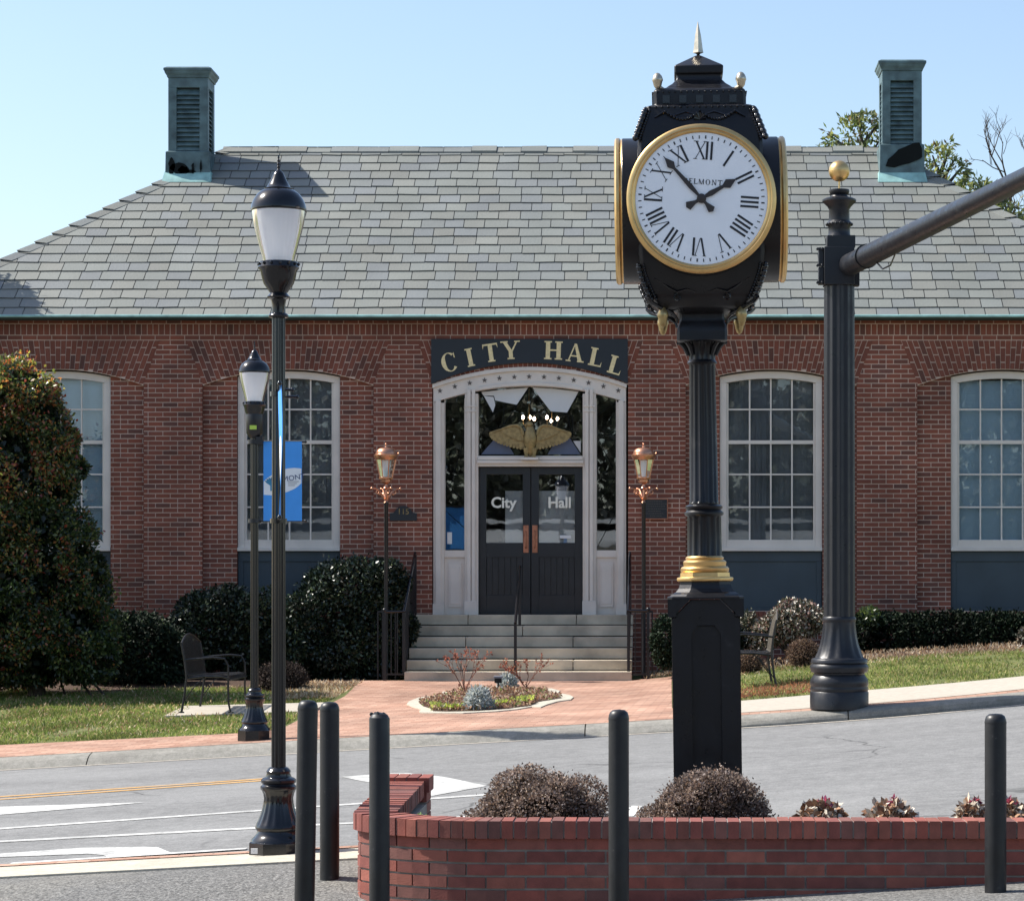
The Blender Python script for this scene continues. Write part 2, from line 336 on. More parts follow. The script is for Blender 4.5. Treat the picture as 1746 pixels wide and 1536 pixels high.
def paver_mat(name, cols, bw, bh, rot):
    m = bpy.data.materials.new(name); m.use_nodes = True; n = m.node_tree.nodes; L = m.node_tree.links
    b = n['Principled BSDF']; b.inputs['Roughness'].default_value = .85; b.inputs['Specular IOR Level'].default_value = .25
    tc = n.new('ShaderNodeTexCoord'); mp = n.new('ShaderNodeMapping'); mp.inputs['Rotation'].default_value = (0, 0, R(rot)); L.new(tc.outputs['Object'], mp.inputs[0])
    br = n.new('ShaderNodeTexBrick'); L.new(mp.outputs[0], br.inputs['Vector']); br.inputs['Scale'].default_value = 1
    br.inputs['Brick Width'].default_value = bw; br.inputs['Row Height'].default_value = bh; br.inputs['Mortar Size'].default_value = .004; br.inputs['Mortar Smooth'].default_value = .4
    br.inputs['Color1'].default_value = (*cols[0], 1); br.inputs['Color2'].default_value = (*cols[1], 1); br.inputs['Mortar'].default_value = (*cols[2], 1)
    nz = n.new('ShaderNodeTexNoise'); nz.inputs['Scale'].default_value = 1.1; nz.inputs['Detail'].default_value = 6; L.new(tc.outputs['Object'], nz.inputs['Vector'])
    mr = n.new('ShaderNodeMapRange'); mr.inputs[1].default_value = .3; mr.inputs[2].default_value = .7; mr.inputs[3].default_value = .74; mr.inputs[4].default_value = 1.22; L.new(nz.outputs[0], mr.inputs[0])
    mx = n.new('ShaderNodeMix'); mx.data_type = 'RGBA'; mx.blend_type = 'MULTIPLY'; mx.inputs[0].default_value = 1; L.new(br.outputs[0], mx.inputs[6]); L.new(mr.outputs[0], mx.inputs[7])
    L.new(mx.outputs[2], b.inputs['Base Color'])
    bp = n.new('ShaderNodeBump'); bp.inputs['Strength'].default_value = .5; bp.inputs['Distance'].default_value = .006; bp.invert = True
    L.new(br.outputs['Fac'], bp.inputs['Height']); L.new(bp.outputs[0], b.inputs['Normal'])
    MATS[name] = m
paver_mat('paver_brick', ((.30,.165,.115), (.43,.27,.20), (.15,.10,.075)), .21, .105, 3)

def glass_mat(name, tint=(.75,.8,.82), mixf=.22, rough=.01, dark=None):
    m = bpy.data.materials.new(name); m.use_nodes = True; n = m.node_tree.nodes; L = m.node_tree.links; n.clear()
    o = n.new('ShaderNodeOutputMaterial'); t = n.new('ShaderNodeBsdfTransparent'); t.inputs[0].default_value = (*tint, 1)
    g = n.new('ShaderNodeBsdfGlossy'); g.inputs['Roughness'].default_value = rough; g.inputs['Color'].default_value = (.95,.97,1,1)
    tc = n.new('ShaderNodeTexCoord'); nz = n.new('ShaderNodeTexNoise'); nz.inputs['Scale'].default_value = 3; L.new(tc.outputs['Object'], nz.inputs['Vector'])
    bp = n.new('ShaderNodeBump'); bp.inputs['Strength'].default_value = .012; bp.inputs['Distance'].default_value = .02; L.new(nz.outputs[0], bp.inputs['Height']); L.new(bp.outputs[0], g.inputs['Normal'])
    f = n.new('ShaderNodeFresnel'); f.inputs['IOR'].default_value = 1.5
    a = n.new('ShaderNodeMath'); a.operation = 'ADD'; a.inputs[1].default_value = mixf; a.use_clamp = True; L.new(f.outputs[0], a.inputs[0])
    mx = n.new('ShaderNodeMixShader'); L.new(a.outputs[0], mx.inputs[0]); L.new(t.outputs[0], mx.inputs[1]); L.new(g.outputs[0], mx.inputs[2]); L.new(mx.outputs[0], o.inputs[0])
    MATS[name] = m
glass_mat('window_glass', (.92,.95,.97), .02)
glass_mat('door_glass', (.85,.87,.9), .09)
glass_mat('lantern_glass', (.9,.95,.95), .08)

def globe_mat():
    m = bpy.data.materials.new('globe_acrylic'); m.use_nodes = True; n = m.node_tree.nodes; L = m.node_tree.links; n.clear()
    o = n.new('ShaderNodeOutputMaterial'); t = n.new('ShaderNodeBsdfTransparent'); t.inputs[0].default_value = (.93,.95,1,1)
    d = n.new('ShaderNodeBsdfDiffuse'); d.inputs[0].default_value = (.92,.91,.93,1)
    tl = n.new('ShaderNodeBsdfTranslucent'); tl.inputs[0].default_value = (.93,.93,.95,1)
    g = n.new('ShaderNodeBsdfGlossy'); g.inputs['Roughness'].default_value = .12
    a = n.new('ShaderNodeMixShader'); a.inputs[0].default_value = .55; L.new(d.outputs[0], a.inputs[1]); L.new(tl.outputs[0], a.inputs[2])
    b = n.new('ShaderNodeMixShader'); b.inputs[0].default_value = .06; L.new(a.outputs[0], b.inputs[1]); L.new(t.outputs[0], b.inputs[2])
    lw = n.new('ShaderNodeFresnel'); lw.inputs[0].default_value = 1.22
    c = n.new('ShaderNodeMixShader'); L.new(lw.outputs[0], c.inputs[0]); L.new(b.outputs[0], c.inputs[1]); L.new(g.outputs[0], c.inputs[2]); L.new(c.outputs[0], o.inputs[0])
    MATS['globe_acrylic'] = m
globe_mat()
def emit_mat(name, col, st):
    m = bpy.data.materials.new(name); m.use_nodes = True; b = m.node_tree.nodes['Principled BSDF']
    b.inputs['Emission Color'].default_value = (*col, 1); b.inputs['Emission Strength'].default_value = st; b.inputs['Base Color'].default_value = (*col, 1); MATS[name] = m
emit_mat('lit_bulb', (1, .72, .5), 14)

# ------------------------------------------------------------------ terrain
def cl(x, a, b): return max(a, min(b, x))
def xe(X): return X if abs(X) < 12 else math.copysign(12 + 3*math.tanh((abs(X)-12)/3), X)
def g_street(X, Y):
    e = xe(X); return .057*e + .08 + .0047*(cl(Y, 16, 27)-16.3) + .0091*max(0, min(e, 6)-.8)**2
def g_far(X, Y):
    e = xe(X); zc = g_street(X, 26.5) + .085; t = cl((Y-26.8)/9.2, 0, 1)
    if e < -.3: zb = .256
    else: zb = .256 + .14*(min(e, 2)+.3) + .06*(cl(e, 2, 7)-2)
    return zc*(1-t) + zb*t
def g_near(X, Y):
    e = xe(X); z = .053*(e+1.8) if e < -1.8 else .0
    z += cl((14.9-Y)/.9, 0, 1)*(.06*cl(X, -1, 5) - .068)
    return z
def sheet(name, X0, X1, Y0, Y1, gf, mat, nx, ny, dz=0., xs=None, ys=None, kind='structure'):
    xs = xs if xs is not None else [lerp(X0, X1, i/nx) for i in range(nx+1)]
    ys = ys if ys is not None else [lerp(Y0, Y1, j/ny) for j in range(ny+1)]
    mb = MB(); vs = [(x, y, gf(x, y)+dz) for y in ys for x in xs]; w = len(xs)
    mb.add(vs, [(j*w+i, j*w+i+1, (j+1)*w+i+1, (j+1)*w+i) for j in range(len(ys)-1) for i in range(w-1)], smooth=True)
    o = mb.build(name, mat); tag(o, kind=kind); return o
wide = [-160, -80, -40, -25] + [-18+.6*i for i in range(61)] + [25, 40, 80, 160]
def g_base(X, Y):
    if Y < 16.05: return g_near(X, Y) - .12
    if Y < 26.6: return g_street(X, Y) - .12
    return g_far(X, Y) - .25
sheet('ground', 0, 0, 0, 0, g_base, 'bare_land', 0, 0, xs=[-900, -400]+wide+[400, 900], ys=[-900, -300, -100, -40, -10, 5, 10, 14, 15.5, 16.6, 20, 26, 27.2, 30, 36, 42, 50, 70, 120, 300, 900])
sheet('street', 0, 0, 16.05, 26.52, g_street, 'asphalt', 0, 12, xs=wide)
sheet('parking_lot', 0, 0, -12, 15.42, g_near, 'asphalt_lot', 0, 60, xs=wide)
st = MB()
xs_ = [x for x in wide if x < -1.3] + [-1.3]
for a, b in zip(xs_[:-1], xs_[1:]):     # near concrete kerb strip, real step on the street side
    for yy0, yy1 in ((15.36, 16.1),):
        st.add([(a, yy0, g_near(a, yy0)+.012), (b, yy0, g_near(b, yy0)+.012), (b, yy1, g_near(b, yy1)+.012), (a, yy1, g_near(a, yy1)+.012),
                (a, yy0, g_near(a, yy0)-.1), (b, yy0, g_near(b, yy0)-.1), (b, yy1, g_near(b, yy1)-.14), (a, yy1, g_near(a, yy1)-.14)],
               [(0,1,2,3), (0,4,5,1), (3,2,6,7)])
tag(st.build('near_kerb', 'strip_concrete'), kind='structure')
rb_ = MB()
for a, b in zip(xs_[:-1], xs_[1:]):
    rb_.quad(*[(x, y, g_near(x, y)+.017) for x, y in ((a, 15.97), (b, 15.97), (b, 16.098), (a, 16.098))])
tag(rb_.build('near_brick_edging', 'paver_brick'), kind='structure')
sheet('street', 0, 0, 14.2, 16.05, g_street, 'asphalt', 0, 4, xs=[-1.3]+[x for x in wide if x > -1.25])

# far kerb: rounded concrete kerb in lengths with open joints
kb = MB(); joints = [-60, -40, -25, -18, -14.2, -10.1, -5.77, -.78, 1.86, 4.4, 8, 12, 18, 25, 40, 60]
for a, b in zip(joints[:-1], joints[1:]):
    n = max(2, int((b-a)/.5)); a += .006; b -= .006
    prA = [(26.40, -.06), (26.405, .003), (26.45, .034), (26.50, .066), (26.56, .088), (26.62, .099), (26.70, .112), (26.70, -.05)]
    prB = [(26.46, -.06), (26.462, .03), (26.475, .068), (26.50, .088), (26.54, .101), (26.62, .108), (26.70, .112), (26.70, -.05)]
    vs = []; fs = []
    for i in range(n+1):
        x = lerp(a, b, i/n); z0 = g_street(x, 26.5)
        k = cl((x+.4)/2.4, 0, 1); vs += [(x, lerp(a_[0], b_[0], k), z0+lerp(a_[1], b_[1], k)) for a_, b_ in zip(prA, prB)]
    w = len(prA)
    for i in range(n):
        for j in range(w-1): fs.append((i*w+j, (i+1)*w+j, (i+1)*w+j+1, i*w+j+1))
    fs += [tuple(range(w)), tuple(reversed(range(n*w, n*w+w)))]
    kb.add(vs, fs)
tag(kb.build('far_kerb', 'kerb_concrete'), kind='structure')
sheet('gutter_line', 0, 0, 26.27, 26.37, g_street, 'walk_concrete', 0, 1, dz=.004, xs=wide)

def region(name, pts, gf, mat, dz, kind='structure', step=.5):
    # polygon (x,y) cut into a fine sheet that follows the terrain
    bm = bmesh.new(); f = bm.faces.new([bm.verts.new((x, y, 0)) for x, y in pts]); 
    x0, x1 = min(p[0] for p in pts), max(p[0] for p in pts); y0, y1 = min(p[1] for p in pts), max(p[1] for p in pts)
    x = x0+step
    while x < x1: bmesh.ops.bisect_plane(bm, geom=bm.verts[:]+bm.edges[:]+bm.faces[:], plane_co=(x, 0, 0), plane_no=(1, 0, 0)); x += step
    y = y0+step
    while y < y1: bmesh.ops.bisect_plane(bm, geom=bm.verts[:]+bm.edges[:]+bm.faces[:], plane_co=(0, y, 0), plane_no=(0, 1, 0)); y += step
    for v in bm.verts: v.co.z = gf(v.co.x, v.co.y)+dz
    bmesh.ops.recalc_face_normals(bm, faces=bm.faces)
    me = bpy.data.meshes.new(name); bm.to_mesh(me); bm.free(); me.materials.append(MATS[mat]); me.shade_smooth() if hasattr(me, 'shade_smooth') else None
    if me.polygons and me.polygons[0].normal.z < 0: me.flip_normals()
    o = link(name, me, None); return tag(o, kind=kind) if kind else o
sheet('garden_ground', 0, 0, 26.68, 60, g_far, 'lawn_soil', 0, 0, dz=.02, xs=wide, ys=[26.68+.5*i for i in range(21)]+[38, 42, 60])
region('brick_pavement', [(-40, 26.69), (.7, 26.69), (.7, 28.2), (.1, 28.6), (.12, 36.4), (-4.15, 36.4), (-4.0, 33.2), (-4.1, 28.35), (-4.6, 28.05), (-40, 28.05)], g_far, 'paver_brick', .028)
region('concrete_pavement', [(.7, 27.05), (40, 27.05), (40, 29.0), (.7, 29.0)], g_far, 'walk_concrete', .030)
region('brick_edging', [(.7, 26.69), (40, 26.69), (40, 27.05), (.7, 27.05)], g_far, 'paver_brick', .026)
region('mulch_bed', [(-12, 34.3), (-4.15, 34.8), (-4.15, 38.2), (-12, 38.2)], g_far, 'mulch', .026)
region('mulch_bed', [(.12, 34.9), (9, 34.4), (9, 38.2), (.12, 38.2)], g_far, 'mulch', .026)

def ray_ground(px, py, gf):              # where the sight line of a photo point meets the terrain
    Y = 20.
    for _ in range(60):
        X = (px-CX)/FPX*Y; z = gf(X, Y)
        Y = Y + .7*((EYE-z)*FPX/(py-CY) - Y)
    return X, Y
def marking(name, px, mat):
    pts = [ray_ground(a, b, g_street) for a, b in px]
    return region(name, pts, g_street, mat, .004, step=.7)
def stripe(name, a, b, w, mat, dz=.004):
    (x0, y0), (x1, y1) = ray_ground(*a, g_street), ray_ground(*b, g_street)
    return region(name, [(x0, y0-w/2), (x1, y1-w/2), (x1, y1+w/2), (x0, y0+w/2)], g_street, mat, dz, step=.7)
stripe('road_marking_yellow', (-60, 1367), (452, 1330.5), .10, 'road_yellow')
stripe('road_marking_yellow', (-60, 1362.4), (452, 1327.5), .10, 'road_yellow')
stripe('road_marking_white', (-60, 1417), (830, 1355), .13, 'road_white')
stripe('road_marking_white', (-60, 1438), (1075, 1378), .13, 'road_white')
marking('road_marking_white', [(-60, 1378), (0, 1375.5), (248, 1368), (110, 1380), (0, 1389), (-60, 1394)], 'road_white')
marking('road_marking_white', [(582, 1324.5), (659, 1318.5), (693, 1318), (760, 1325), (830, 1340), (737, 1357), (630, 1334)], 'road_white')
marking('road_marking_white', [(1077, 1374), (1096, 1374), (1080, 1392), (1068, 1392)], 'road_white')
marking('road_marking_white', [(-60, 1461), (0, 1455.5), (142, 1445.5), (249, 1443.8), (270, 1445), (293, 1454.5), (188, 1463), (176, 1458), (150, 1455.8), (0, 1461.5), (-60, 1467)], 'road_white')
stripe('road_marking_white', (18, 1473.5), (420, 1448), .09, 'road_white', .009)
for a in ((600, 1402, 760, 1394),):
    pass

# ------------------------------------------------------------------ brickwork
def bc(base, v=.16, odd=.12):
    k = 1 + rnd.uniform(-v, v); h = rnd.uniform(-.05, .05)
    c = [base[0]*k*(1+h), base[1]*k, base[2]*k*(1-h)]
    if rnd.random() < odd: c = [c[0]*.66, c[1]*.82, c[2]*.95]
    return tuple(c)
FB = (.198, .061, .037); MORT = (.56, .42, .34)
CH = .0692; BL = .2133; JT = .0135
def brick_box(mb, x0, x1, z0, z1, y, d=.01, col=None):
    y = y + rnd.uniform(-.0015, .0015)
    mb.add([(x0,y,z0),(x1,y,z0),(x1,y,z1),(x0,y,z1),(x0,y+d,z0),(x1,y+d,z0),(x1,y+d,z1),(x0,y+d,z1)],
           [(0,1,2,3),(0,4,5,1),(1,5,6,2),(2,6,7,3),(3,7,4,0)], col or bc(FB))
def brick_rows(mb, x0, x1, z0, z1, y, excl, ret=.065):
    n = int(math.ceil((z1-z0)/CH)); 
    for i in range(n):
        zb = z1-(i+1)*CH; zt = z1-i*CH
        iv = sorted(excl((zb+zt)/2)); cur = x0; spans = []
        for a, b in iv:
            if a > cur: spans.append((cur, min(a, x1)))
            cur = max(cur, b)
        if cur < x1: spans.append((cur, x1))
        for a, b in spans:
            if b-a < .02: continue
            mb.quad((a, y+.007, zb), (b, y+.007, zb), (b, y+.007, zt), (a, y+.007, zt), MORT)
            if ret:
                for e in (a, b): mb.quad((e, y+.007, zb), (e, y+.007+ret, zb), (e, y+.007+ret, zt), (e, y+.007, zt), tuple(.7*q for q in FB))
        hd = (i % 6 == 4); off = 0 if i % 2 else BL/2
        x = x0 - off - BL; k = 0
        while x < x1:
            L_ = BL/2 if (hd and k % 3) else BL
            k += 1
            for a, b in spans:
                p, q = max(x, a), min(x+L_, b)
                if q-p > .016: brick_box(mb, p+(JT/2 if p > a else 0), q-(JT/2 if q < b else 0), zb+JT/2, zt-JT/2, y)
            x += L_
mk('flashing_green', (.25,.44,.42), .6, var=.25, vs=6)
# ------------------------------------------------------------------ city hall
BX0, BX1 = -10.85, 7.45
hall = thing('city_hall_building', 'single-storey red brick hall with grey slate hipped roof and tall cream arched windows', 'building', (-1.7, FY, .25))
bays = [(-293, 'w'), (99, 'w'), (491, 'w'), (904, 'd'), (1315, 'w'), (1710, 'w')]
bays = [b for b in bays if fx(b[0])-1.3 > BX0]
BH = 1.235                                       # bay half width
ZT, ZS = fz(580), fz(657)                        # fan top, springing
wall = MB()
def excl_pier(z):
    out = []
    for c, k in bays:
        h = (FS and (146/FS)) if k == 'w' else 167/FS
        ht = 174/FS if k == 'w' else 193/FS
        w = h if z < ZS else lerp(h, ht, (z-ZS)/(ZT-ZS)) - .02
        out.append((fx(c)-w, fx(c)+w))
    return out
brick_rows(wall, BX0, BX1, -.1, ZT, FY, excl_pier)
for c, k in bays:
    X = fx(c)
    if k == 'w':
        def ex(z, X=X):
            return [(X-88/FS, X+88/FS)] if z > fz(1040) else []
        brick_rows(wall, X-147/FS, X+147/FS, -.1, fz(633), FY+.065, ex, ret=.12)
    else:
        brick_rows(wall, X-168/FS, X+168/FS, -.1, fz(1052), FY+.065, lambda z: [], ret=0)
# courses under the gutter
zz = ZT
def course(h, w, y, base):
    global zz
    wall.quad((BX0, y+.007, zz), (BX1, y+.007, zz), (BX1, y+.007, zz+h), (BX0, y+.007, zz+h), MORT)
    x = BX0 + rnd.random()*w*.5
    while x < BX1:
        brick_box(wall, x+JT/2, min(x+w, BX1)-JT/2, zz+JT/2, zz+h-JT/2, y, col=bc(base)); x += w
    zz += h
course(8.2/FS, BL, FY-.012, FB); course(19.2/FS, .083, FY-.02, tuple(.9*q for q in FB)); course(8/FS, BL, FY-.03, FB); course(.07, BL, FY-.03, FB)
# side and back walls
D2 = 8.4
for x0, x1, y0, y1 in ((BX0, BX0+.25, FY+.01, FY+D2-.5), (BX1-.25, BX1, FY+.01, FY+D2-.5), (BX0+.25, BX1-.25, FY+D2-.75, FY+D2-.5)):
    wall.box(x0, x1, y0, y1, -.1, zz, FB)
wall.build('wall', 'facade_brick', hall, attr=True)
# fan arches
for c, k in bays:
    mb = MB(); X = fx(c); hb, ht = (145/FS, 174/FS) if k == 'w' else (167/FS, 193/FS)
    rise = (27 if k == 'w' else 29)/FS; yc = 630 if k == 'w' else 627
    zb = lambda u: fz(yc) - rise*u*u
    n = 37 if k == 'w' else 41; y = FY-.006
    def pt(u, z):
        z0 = zb(u); t = (z-z0)/(ZT-z0); return (X + u*lerp(hb, ht, t), z)
    N = 24
    prof = [pt(-1+2*i/N, zb(-1+2*i/N)) for i in range(N+1)]
    mb.plate(prof + [(X+ht, ZT), (X-ht, ZT)], y+.007, y+.09, MORT)
    for i in range(n):
        u0, u1 = -1+2*i/n, -1+2*(i+1)/n; um = (u0+u1)/2; e = .06*(u1-u0)
        u0 += e*1.1; u1 -= e*1.1
        ztop = ZT-.004; z = ztop + (.0 if i % 2 else .105); first = True
        while z > zb(um)+.03:
            za, zc = min(z, ztop), max(z-.205, zb(um)+.004)
            if za-zc > .03:
                a = pt(u0, max(za-.004, zb(u0))); b = pt(u1, max(za-.004, zb(u1))); c_ = pt(u1, max(zc+.004, zb(u1)+.003)); d = pt(u0, max(zc+.004, zb(u0)+.003))
                yy = y + rnd.uniform(-.0015, .0015)
                mb.add([(a[0], yy, a[1]), (b[0], yy, b[1]), (c_[0], yy, c_[1]), (d[0], yy, d[1]), (a[0], yy+.01, a[1]), (b[0], yy+.01, b[1]), (c_[0], yy+.01, c_[1]), (d[0], yy+.01, d[1])],
                       [(0,1,2,3), (0,4,5,1), (1,5,6,2), (2,6,7,3), (3,7,4,0)], bc(tuple(.93*q for q in FB)))
            z -= .213
    mb.build('brick_arch', 'facade_brick', hall, attr=True)

# windows
def wy(c, dx, base=632, rise=27): return fz(base) - rise/FS*((dx)/(145/FS))**2
for wi, (c, k) in enumerate([b for b in bays if b[1] == 'w']):
    X = fx(c); y = FY+.10; h = 87.5/FS; ji = 76/FS; zs, zg = fz(937), fz(920)
    fr = MB(); N = 14
    outer = [(X-h+2*h*i/N, wy(c, -h+2*h*i/N)-.001) for i in range(N+1)]; inner = [(X-ji+2*ji*i/N, wy(c, -ji+2*ji*i/N)-.105) for i in range(N+1)]
    fr.plate(outer + inner[::-1], y, y+.12)                                     # head
    zo, zi = outer[0][1], inner[0][1]
    for sgn in (-1, 1):
        a, b = sorted((X+sgn*h, X+sgn*ji)); fr.box(a, b, y, y+.12, zs+.03, min(zo, zi))
        fr.plate([(X+sgn*h, min(zo, zi)), (X+sgn*ji, min(zo, zi)), (X+sgn*ji, zi), (X+sgn*h, zo)], y+.0005, y+.12)
        fr.box(*sorted((X+sgn*(ji), X+sgn*(ji-.03))), y+.03, y+.12, zg, zi-.002)   # sash stile
    fr.box(X-ji+.0, X+ji-.0, y+.005, y+.12, zs+.03, zg)
    f = fr.build('window', 'cream_paint', hall, bevel=.004)
    sl_ = MB(); sl_.box(X-h-.0, X+h+.0, y-.05, y+.12, zs-.02, zs+.03); sl_.build('sill', 'cream_paint', f, bevel=.006)
    mt = MB(); sa = ji-.03
    rows = [697, 753, 808, 864]
    for r_ in rows:
        w = .026 if r_ == 753 else .011; yy = y+.045 if r_ != 753 else y+.035
        mt.box(X-sa, X+sa, yy, y+.07, fz(r_)-w, fz(r_)+w)
    for j in (-1, 0, 1):
        xx = X + j*sa/2
        mt.box(xx-.011, xx+.011, y+.048, y+.072, zg+.0, wy(c, xx-X)-.106)
    for sgn in (-1, 1): pass
    mt.build('muntin', 'cream_paint', f)
    pn = MB(); pn.plate([(X-ji, zg)] + [(X-ji+2*ji*i/N, wy(c, -ji+2*ji*i/N)-.10) for i in range(N+1)] + [(X+ji, zg)], y+.058, y+.062)
    pn.build('pane', 'window_glass', f)
    bl = MB(); pale = c in (99, 1710, 2105)
    z = zg
    if pale:
        while z < fz(650):
            bl.quad((X-ji, y+.15, z), (X+ji, y+.15, z), (X+ji, y+.172, z+.034), (X-ji, y+.172, z+.034)); z += .03
        b = bl.build('blind', 'blind_pale', f)
    else:
        x = X-ji
        while x < X+ji-.02:                       # vertical blinds
            xx = min(x+.088, X+ji); bl.quad((x, y+.17, zg), (xx, y+.15, zg), (xx, y+.15, fz(640)), (x, y+.17, fz(640))); x += .083
        bl.build('blind', 'blind_dark', f)
    if c == 1710:      # two pieces of paper hung behind the upper panes
        pass
    # painted panel below
    pp = MB(); a, b = X-h+.004, X+h-.004
    pp.box(a, b, y+.03, y+.12, fz(1036), zs-.022); pp.box(a, b, y+.012, y+.03, fz(957), zs-.022); pp.box(a, a+.07, y+.012, y+.03, fz(1036), fz(957)); pp.box(b-.07, b, y+.012, y+.03, fz(1036), fz(957))
    pp.box(a, b, y-.02, y+.03, fz(1044), fz(1036))
    pp.build('spandrel_panel', 'panel_paint', hall, bevel=.004)
    bs_ = MB(); x = X-88/FS
    while x < X+88/FS-.03:
        brick_box(bs_, x+.004, x+.066, fz(1056), fz(1044)-.004, FY+.03, d=.06); x += .07
    bs_.build('brick_sill', 'facade_brick', hall, attr=True)

# gutter and fascia
gt = MB(); GY = FPX/118.9
gt.tube([(BX0-.28, GY+.0, fz(542.5)), (BX1+.28, GY+.0, fz(542.5))], .022, 8)
gt.build('gutter', 'flashing_green', hall)  # thin pale tube: highlight line along the gutter, put in as colour
gt = MB(); gt.tube([(BX0-.28, GY+.035, fz(545)), (BX1+.28, GY+.035, fz(545))], .042, 8)
gt.box(BX0-.27, BX1+.27, GY+.05, FY+.05, fz(546), fz(541.5))
for x in (BX0-.27, BX1+.27): gt.box(x-.03, x+.03, FY+.051, FY+D2-.3, fz(546), fz(541.5))
gt.build('fascia', 'fascia_paint', hall)
# roof: individual slates over a deck
EZ = 5.43; EY = 37.85; K = .743; RL = 4.2
EX0, EX1 = -11.1, 7.7; RX0, RX1 = EX0+RL, EX1-RL
SL = math.sqrt(1+K*K)
dk = MB()
e = [(EX0, EY, EZ), (EX1, EY, EZ), (EX1, EY+2*RL, EZ), (EX0, EY+2*RL, EZ)]; r0, r1 = (RX0, EY+RL, EZ+K*RL), (RX1, EY+RL, EZ+K*RL)
dk.add([e[0], e[1], e[2], e[3], r0, r1], [(0,1,5,4), (1,2,5), (2,3,4,5), (3,0,4), (3,2,1,0)], (.045,.045,.043))
roof = dk.build('roof', 'slate', hall, attr=True)
def slatec():
    k = rnd.uniform(.9, 1.07); b = rnd.choice([(.176,.186,.168), (.172,.184,.170), (.182,.188,.168), (.168,.180,.172), (.178,.182,.162), (.160,.172,.172)]); return tuple(q*k for q in b)
sm_ = MB()
def slates(axis, depth_max, x0f, x1f, to_world, rows=20):
    ex = RL*SL/rows
    for i in range(rows):
        s0 = i*ex; s1 = (i+1)*ex + .03
        x = x0f(s0/SL) - rnd.random()*.3
        while x < x1f(s0/SL):
            w = rnd.uniform(.29, .355)
            a, b = x+.0055, x+w-.0055
            lo0, hi0 = x0f(s0/SL), x1f(s0/SL); d1 = min(s1/SL, RL); lo1, hi1 = x0f(d1), x1f(d1)
            A, B = max(a, lo0), min(b, hi0); Cc, Dd = min(b, hi1), max(a, lo1)
            if B-A > .02:
                if Cc <= Dd: Cc = Dd = (Cc+Dd)/2 if Cc > lo1 and Dd < hi1 else (lo1 if a < lo1 else hi1)
                t0 = .019+rnd.uniform(0, .006); j0, j1 = rnd.uniform(-.009, .009), rnd.uniform(-.009, .009); c = slatec()
                vs = [to_world(A, s0+j0, t0), to_world(B, s0+j1, t0), to_world(Cc, s1, .006), to_world(Dd, s1, .006), to_world(A, s0+j0, .002), to_world(B, s0+j1, .002)]
                sm_.add(vs, [(0,1,2,3)], c); sm_.add([vs[0], vs[4], vs[5], vs[1]], [(0,1,2,3)], tuple(q*.5 for q in c))
            x += w
cs, sn = 1/SL, K/SL
slates('y', RL, lambda d: EX0+d, lambda d: EX1-d, lambda x, s, t: (x, EY + s*cs - t*sn, EZ + s*sn + t*cs))
slates('x', RL, lambda d: EY+d, lambda d: EY+2*RL-d, lambda v, s, t: (EX0 + s*cs - t*sn, v, EZ + s*sn + t*cs))
slates('x', RL, lambda d: EY+d, lambda d: EY+2*RL-d, lambda v, s, t: (EX1 - s*cs + t*sn, v, EZ + s*sn + t*cs))
slates('y', RL, lambda d: EX0+d, lambda d: EX1-d, lambda x, s, t: (x, EY+2*RL - s*cs + t*sn, EZ + s*sn + t*cs))
sm_.build('slates', 'slate', roof, attr=True)
rc = MB(); x = RX0-.1
while x < RX1+.1:            # ridge slates
    w = rnd.uniform(.38, .5); j = rnd.uniform(-.012, .012); c = slatec(); yr, zr = EY+RL, EZ+K*RL+.03+j
    for sg in (-1, 1):
        rc.add([(x+.004, yr, zr), (x+w-.004, yr, zr+rnd.uniform(-.008, .008)), (x+w-.004, yr+sg*.17, zr-.105), (x+.004, yr+sg*.17, zr-.105), (x+.004, yr+sg*.165, zr-.15), (x+w-.004, yr+sg*.165, zr-.15)], [(0,1,2,3), (3,2,5,4)], c)
    x += w
for A, B in (((EX0, EY), (RX0, EY+RL)), ((EX1, EY), (RX1, EY+RL))):      # hip slates
    n = 20
    for i in range(n):
        a = Vector((lerp(A[0], B[0], i/n), lerp(A[1], B[1], i/n), EZ+K*RL*i/n+.06)); b = Vector((lerp(A[0], B[0], (i+.97)/n), lerp(A[1], B[1], (i+.97)/n), EZ+K*RL*(i+.97)/n+.035)); c = slatec()
        sgx = 1 if A[0] < 0 else -1
        for off in (Vector((sgx*.19, 0, -.022)), Vector((0, .19, -.022))):
            rc.add([a, b, b+off, a+off, a+off-Vector((0, 0, .05)), b+off-Vector((0, 0, .05))], [(0,1,2,3), (3,2,5,4)], c)
rc.build('ridge_slates', 'slate', roof, attr=True)

